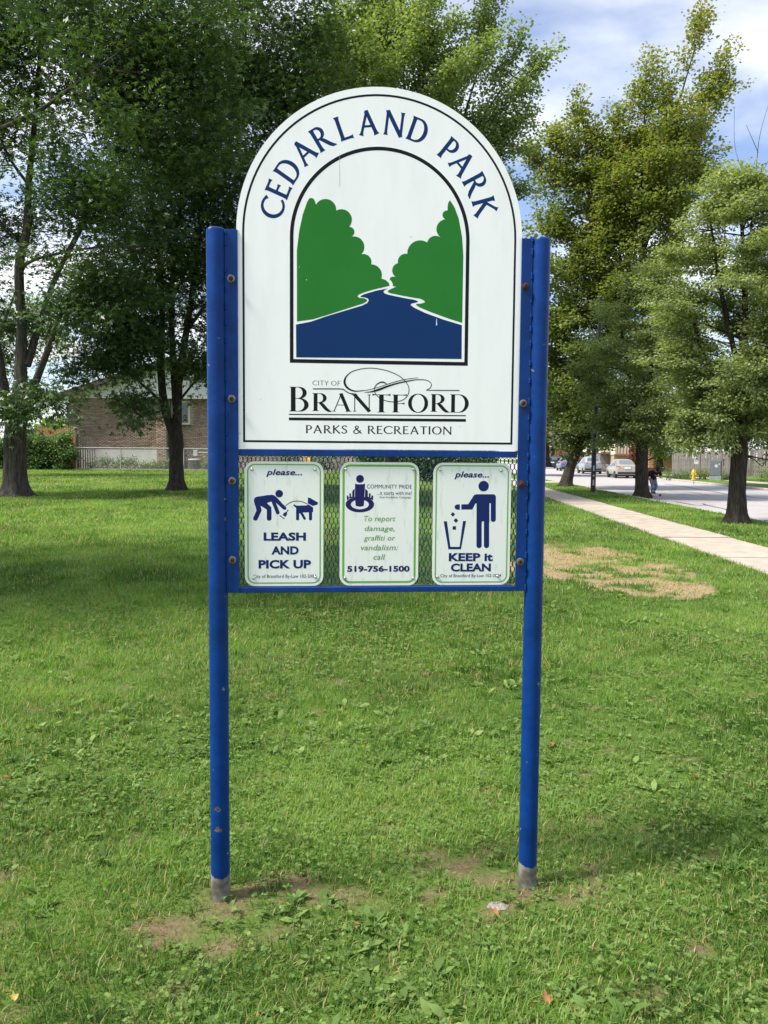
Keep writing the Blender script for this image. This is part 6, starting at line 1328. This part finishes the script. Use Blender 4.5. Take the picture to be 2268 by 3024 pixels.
# steps and retaining wall before the timbered house
p = base_at(1788, 80); st_ = empty('front_steps', (p[0], p[1], .15), 0, 'brown wooden steps leading up to the cream town houses', 'steps')
for k in range(4): MB().box(0, 1.5, k * .3, k * .3 + .3, -.1, .16 + k * .16).build('step', mat('brown_step', (.24, .18, .15), .85) if k == 0 else st_.children[0].data.materials[0], st_)
MB().tube([(1.55, 0, .2), (1.6, .3, .75), (2.6, 1.4, 1.15), (2.9, 1.6, 1.15)], .04, 6).build('handrail', TIMB, st_)
REDLF = leaf_mat('red_leaf', [(0, (.06, .01, .012)), (.6, (.16, .03, .03)), (1, (.30, .08, .06))], trans=.3)
a_, c_ = base_at(1858, 76), base_at(1880, 76); shrub('red_shrub', 'dark red leaved shrub between the sedan and the middle trunk', a_[0], c_[0], 76, .35, 3.0, .9, 46, .16, REDLF, 101, stems=2)
# ================================================================== the skateboarder
SKIN = mat('skin', (.48, .27, .18), .5, noise=.1, nscale=20); SHIRT = mat('black_shirt', (.012, .010, .012), .85, noise=.3, nscale=20); JEAN = mat('blue_denim', (.10, .17, .30), .85, col2=(.26, .36, .50), nscale=7, lo=.4, hi=.6); HAIR = mat('dark_hair', (.012, .008, .006), .7); SHOE = mat('red_shoe', (.28, .02, .03), .6); SOLE = mat('white_sole', (.7, .68, .65), .6)
def skin(name, verts, edges, radii, m, parent, root_i=0, sub=2):
    me = bpy.data.meshes.new(name); me.from_pydata(verts, edges, []); me.update(); o = link(name, me, m, parent)
    md = o.modifiers.new('skin', 'SKIN'); md.use_smooth_shade = True
    sv = me.skin_vertices[0].data
    for i, r in enumerate(radii):
        r = r if isinstance(r, tuple) else (r, r); sv[i].radius = r; sv[i].use_root = (i == root_i)
    s = o.modifiers.new('sub', 'SUBSURF'); s.levels = sub; s.render_levels = sub; return o
D = 34.4; p = base_at(1929, D, ROAD_Z); pn = empty('person', p, 0, 'person in black shirt, blue jeans and red shoes crouching on a skateboard in the road', 'person')
# facing the camera (-y); legs together, bent, trunk folded forward, head down
z0 = .13
J = dict(pel=(.01, .10, .70), sp1=(-.01, .04, .80), sp2=(-.02, -.06, .92), ch=(-.02, -.16, 1.02), neck=(.02, -.24, 1.09), headb=(.045, -.29, 1.115), head=(.06, -.36, 1.13), headt=(.065, -.40, 1.17),
         hL=(.085, .09, .68), kL=(.10, -.10, .42), aL=(.045, .04, .20), tL=(.03, -.10, .165), hR=(-.075, .09, .68), kR=(-.06, -.12, .42), aR=(-.06, .02, .20), tR=(-.06, -.12, .165),
         sL=(.20, -.17, 1.03), eL=(.235, -.26, .80), wL=(.06, -.36, .86), sR=(-.22, -.16, 1.02), eR=(-.27, -.14, .76), wR=(-.10, -.25, .62))
def chain(name, ks, rs, m, sub=1): return skin(name, [J[k] for k in ks], [(i, i + 1) for i in range(len(ks) - 1)], rs, m, pn, 0, sub)
ks = ['pel', 'sp1', 'sp2', 'ch', 'neck', 'headb', 'head', 'headt', 'hL', 'kL', 'aL', 'tL', 'hR', 'kR', 'aR', 'tR', 'sL', 'eL', 'wL', 'sR', 'eR', 'wR']
E_ = [('pel', 'sp1'), ('sp1', 'sp2'), ('sp2', 'ch'), ('ch', 'neck'), ('neck', 'headb'), ('headb', 'head'), ('head', 'headt'), ('pel', 'hL'), ('hL', 'kL'), ('kL', 'aL'), ('aL', 'tL'), ('pel', 'hR'), ('hR', 'kR'), ('kR', 'aR'), ('aR', 'tR'), ('ch', 'sL'), ('sL', 'eL'), ('eL', 'wL'), ('ch', 'sR'), ('sR', 'eR'), ('eR', 'wR')]
rad = dict(pel=(.11, .10), sp1=(.11, .09), sp2=(.12, .10), ch=(.13, .10), neck=.055, headb=.075, head=(.085, .10), headt=.07, hL=.075, kL=.052, aL=.036, tL=.03, hR=.075, kR=.052, aR=.036, tR=.03, sL=.055, eL=.038, wL=.027, sR=.055, eR=.038, wR=.027)
skin('body', [J[k] for k in ks], [(ks.index(a), ks.index(b)) for a, b in E_], [rad[k] for k in ks], SKIN, pn)
# shirt: torso and short sleeves; jeans
def part(name, pts, edges, rs, m, root_i=0): return skin(name, pts, edges, rs, m, pn, root_i, 2)
mid = lambda a, b, t: tuple(np.array(J[a]) * (1 - t) + np.array(J[b]) * t)
part('shirt', [J['pel'], J['sp1'], J['sp2'], J['ch'], mid('ch', 'neck', .8), J['sL'], mid('sL', 'eL', .75), J['sR'], mid('sR', 'eR', .75)], [(0, 1), (1, 2), (2, 3), (3, 4), (3, 5), (5, 6), (3, 7), (7, 8)], [(.135, .115), (.135, .115), (.15, .125), (.16, .13), .08, .085, .068, .085, .068], SHIRT)
part('jeans', [J['pel'], J['hL'], J['kL'], mid('kL', 'aL', .9), J['hR'], J['kR'], mid('kR', 'aR', .9)], [(0, 1), (1, 2), (2, 3), (0, 4), (4, 5), (5, 6)], [(.12, .11), .095, .072, .055, .095, .072, .055], JEAN)
# hair cap
hm = MB(); hc = Vector(J['head']) + Vector((0, .015, .03)); hm.lathe([(.01, .11), (.06, .10), (.095, .06), (.105, .01), (.10, -.03), (.085, -.05)], n=16); hm.v = [(a, b * 1.15, c) for a, b, c in hm.v]
ho_ = hm.build('hair', HAIR, pn, smooth=True); ho_.location = hc; ho_.rotation_euler = (math.radians(42), 0, 0)
# face: nose, eyes, ears on the lowered head
fd = Vector((0, -.75, -.66)); hd = Vector(J['head'])
for s in (-1, 1):
    e = MB(); e.lathe([(.002, -.004), (.011, 0), (.002, .004)], n=8); eo = e.build('eye', BLK2, pn); eo.location = hd + Vector((s * .032, -.088, -.012))
    e = MB(); e.lathe([(.004, -.008), (.026, 0), (.004, .008)], n=8, axis='x'); eo = e.build('ear', SKIN, pn, smooth=True); eo.location = hd + Vector((s * .095, .0, -.01))
e = MB(); e.tube([hd + Vector((0, -.092, .0)), hd + Vector((0, -.118, -.03)), hd + Vector((0, -.095, -.04))], [.008, .014, .010], 8); e.build('nose', SKIN, pn, smooth=True)
e = MB(); e.tube([hd + Vector((-.022, -.082, -.065)), hd + Vector((0, -.088, -.066)), hd + Vector((.022, -.082, -.065))], [.004, .007, .004], 6); e.build('mouth', mat('lips', (.35, .12, .10), .5), pn, smooth=True)
# hands: palm and five fingers each
def hand(wr, d, side, curl):
    wr = Vector(wr); d = Vector(d).normalized(); sdv = Vector(side).normalized(); dn = d.cross(sdv).normalized()
    pts = [wr, wr + d * .05, wr + d * .085]; ed = [(0, 1), (1, 2)]; rs = [.022, (.036, .018), (.036, .016)]
    skin('hand', [tuple(q) for q in pts], ed, rs, SKIN, pn, 1, 1)
    for k, (o_, ln) in enumerate(((-.028, .062), (-.009, .072), (.010, .067), (.027, .052))):
        a = wr + d * .085 + sdv * o_; b_ = a + d * ln * .45 + dn * curl * .01; c_ = b_ + d * ln * .3 + dn * curl * .022; e_ = c_ + d * ln * .15 + dn * curl * .022
        skin('finger', [tuple(a), tuple(b_), tuple(c_), tuple(e_)], [(0, 1), (1, 2), (2, 3)], [.0095, .009, .008, .007], SKIN, pn, 0, 1)
    a = wr + d * .03 - sdv * .03; b_ = a + d * .03 - sdv * .025; c_ = b_ + d * .03 + dn * curl * .012
    skin('thumb', [tuple(a), tuple(b_), tuple(c_)], [(0, 1), (1, 2)], [.013, .011, .009], SKIN, pn, 0, 1)
hand(J['wL'], (-.9, -.15, .35), (0, .2, 1), 1); hand(J['wR'], (.75, -.1, -.55), (.4, -.5, .5), 1)
for s, (a, t) in ((1, ('aL', 'tL')), (-1, ('aR', 'tR'))):
    A_, T_ = Vector(J[a]), Vector(J[t]); skin('shoe', [tuple(A_ + Vector((0, .05, -.035))), tuple(A_ + Vector((0, 0, -.02))), tuple(T_ + Vector((0, 0, -.008))), tuple(T_ + Vector((0, -.06, -.012)))], [(0, 1), (1, 2), (2, 3)], [(.04, .035), (.045, .045), (.045, .032), (.035, .025)], SHOE, pn, 1, 2)
    so = MB(); so.poly([(-.045, .0), (.045, 0), (.045, .018), (-.045, .018)], -.17, .09); so_ = so.build('sole', SOLE, pn); so_.location = ((A_.x + T_.x) / 2, (A_.y + .02), .117)
# skateboard
sb = empty('skateboard', (p[0], p[1] - .03, ROAD_Z), math.radians(80), 'black longboard under the feet of the crouching skater', 'skateboard')
m = MB(); P = []
for i in range(28):
    t = 2 * math.pi * i / 28; P.append((.115 * math.copysign(abs(math.sin(t)) ** .8, math.sin(t)), .42 * math.copysign(abs(math.cos(t)) ** .9, math.cos(t))))
vs = [(a, b, .105 + .03 * max(0, abs(b) - .3) * 2) for a, b in P] + [(a, b, .093 + .03 * max(0, abs(b) - .3) * 2) for a, b in P]; n = 28
m.add(vs, [tuple(range(n)), tuple(range(2 * n - 1, n - 1, -1))] + [(j, j + n, (j + 1) % n + n, (j + 1) % n) for j in range(n)]); m.build('deck', BLKP, sb)
for y in (-.28, .28):
    MB().box(-.09, .09, y - .02, y + .02, .05, .092).build('truck', MET, sb)
    for s in (-1, 1): q = MB().lathe([(.035, -.022), (.037, 0), (.035, .022)], n=14, axis='x').build('wheel', BLKP, sb, smooth=True); q.location = (s * .10, y, .037)
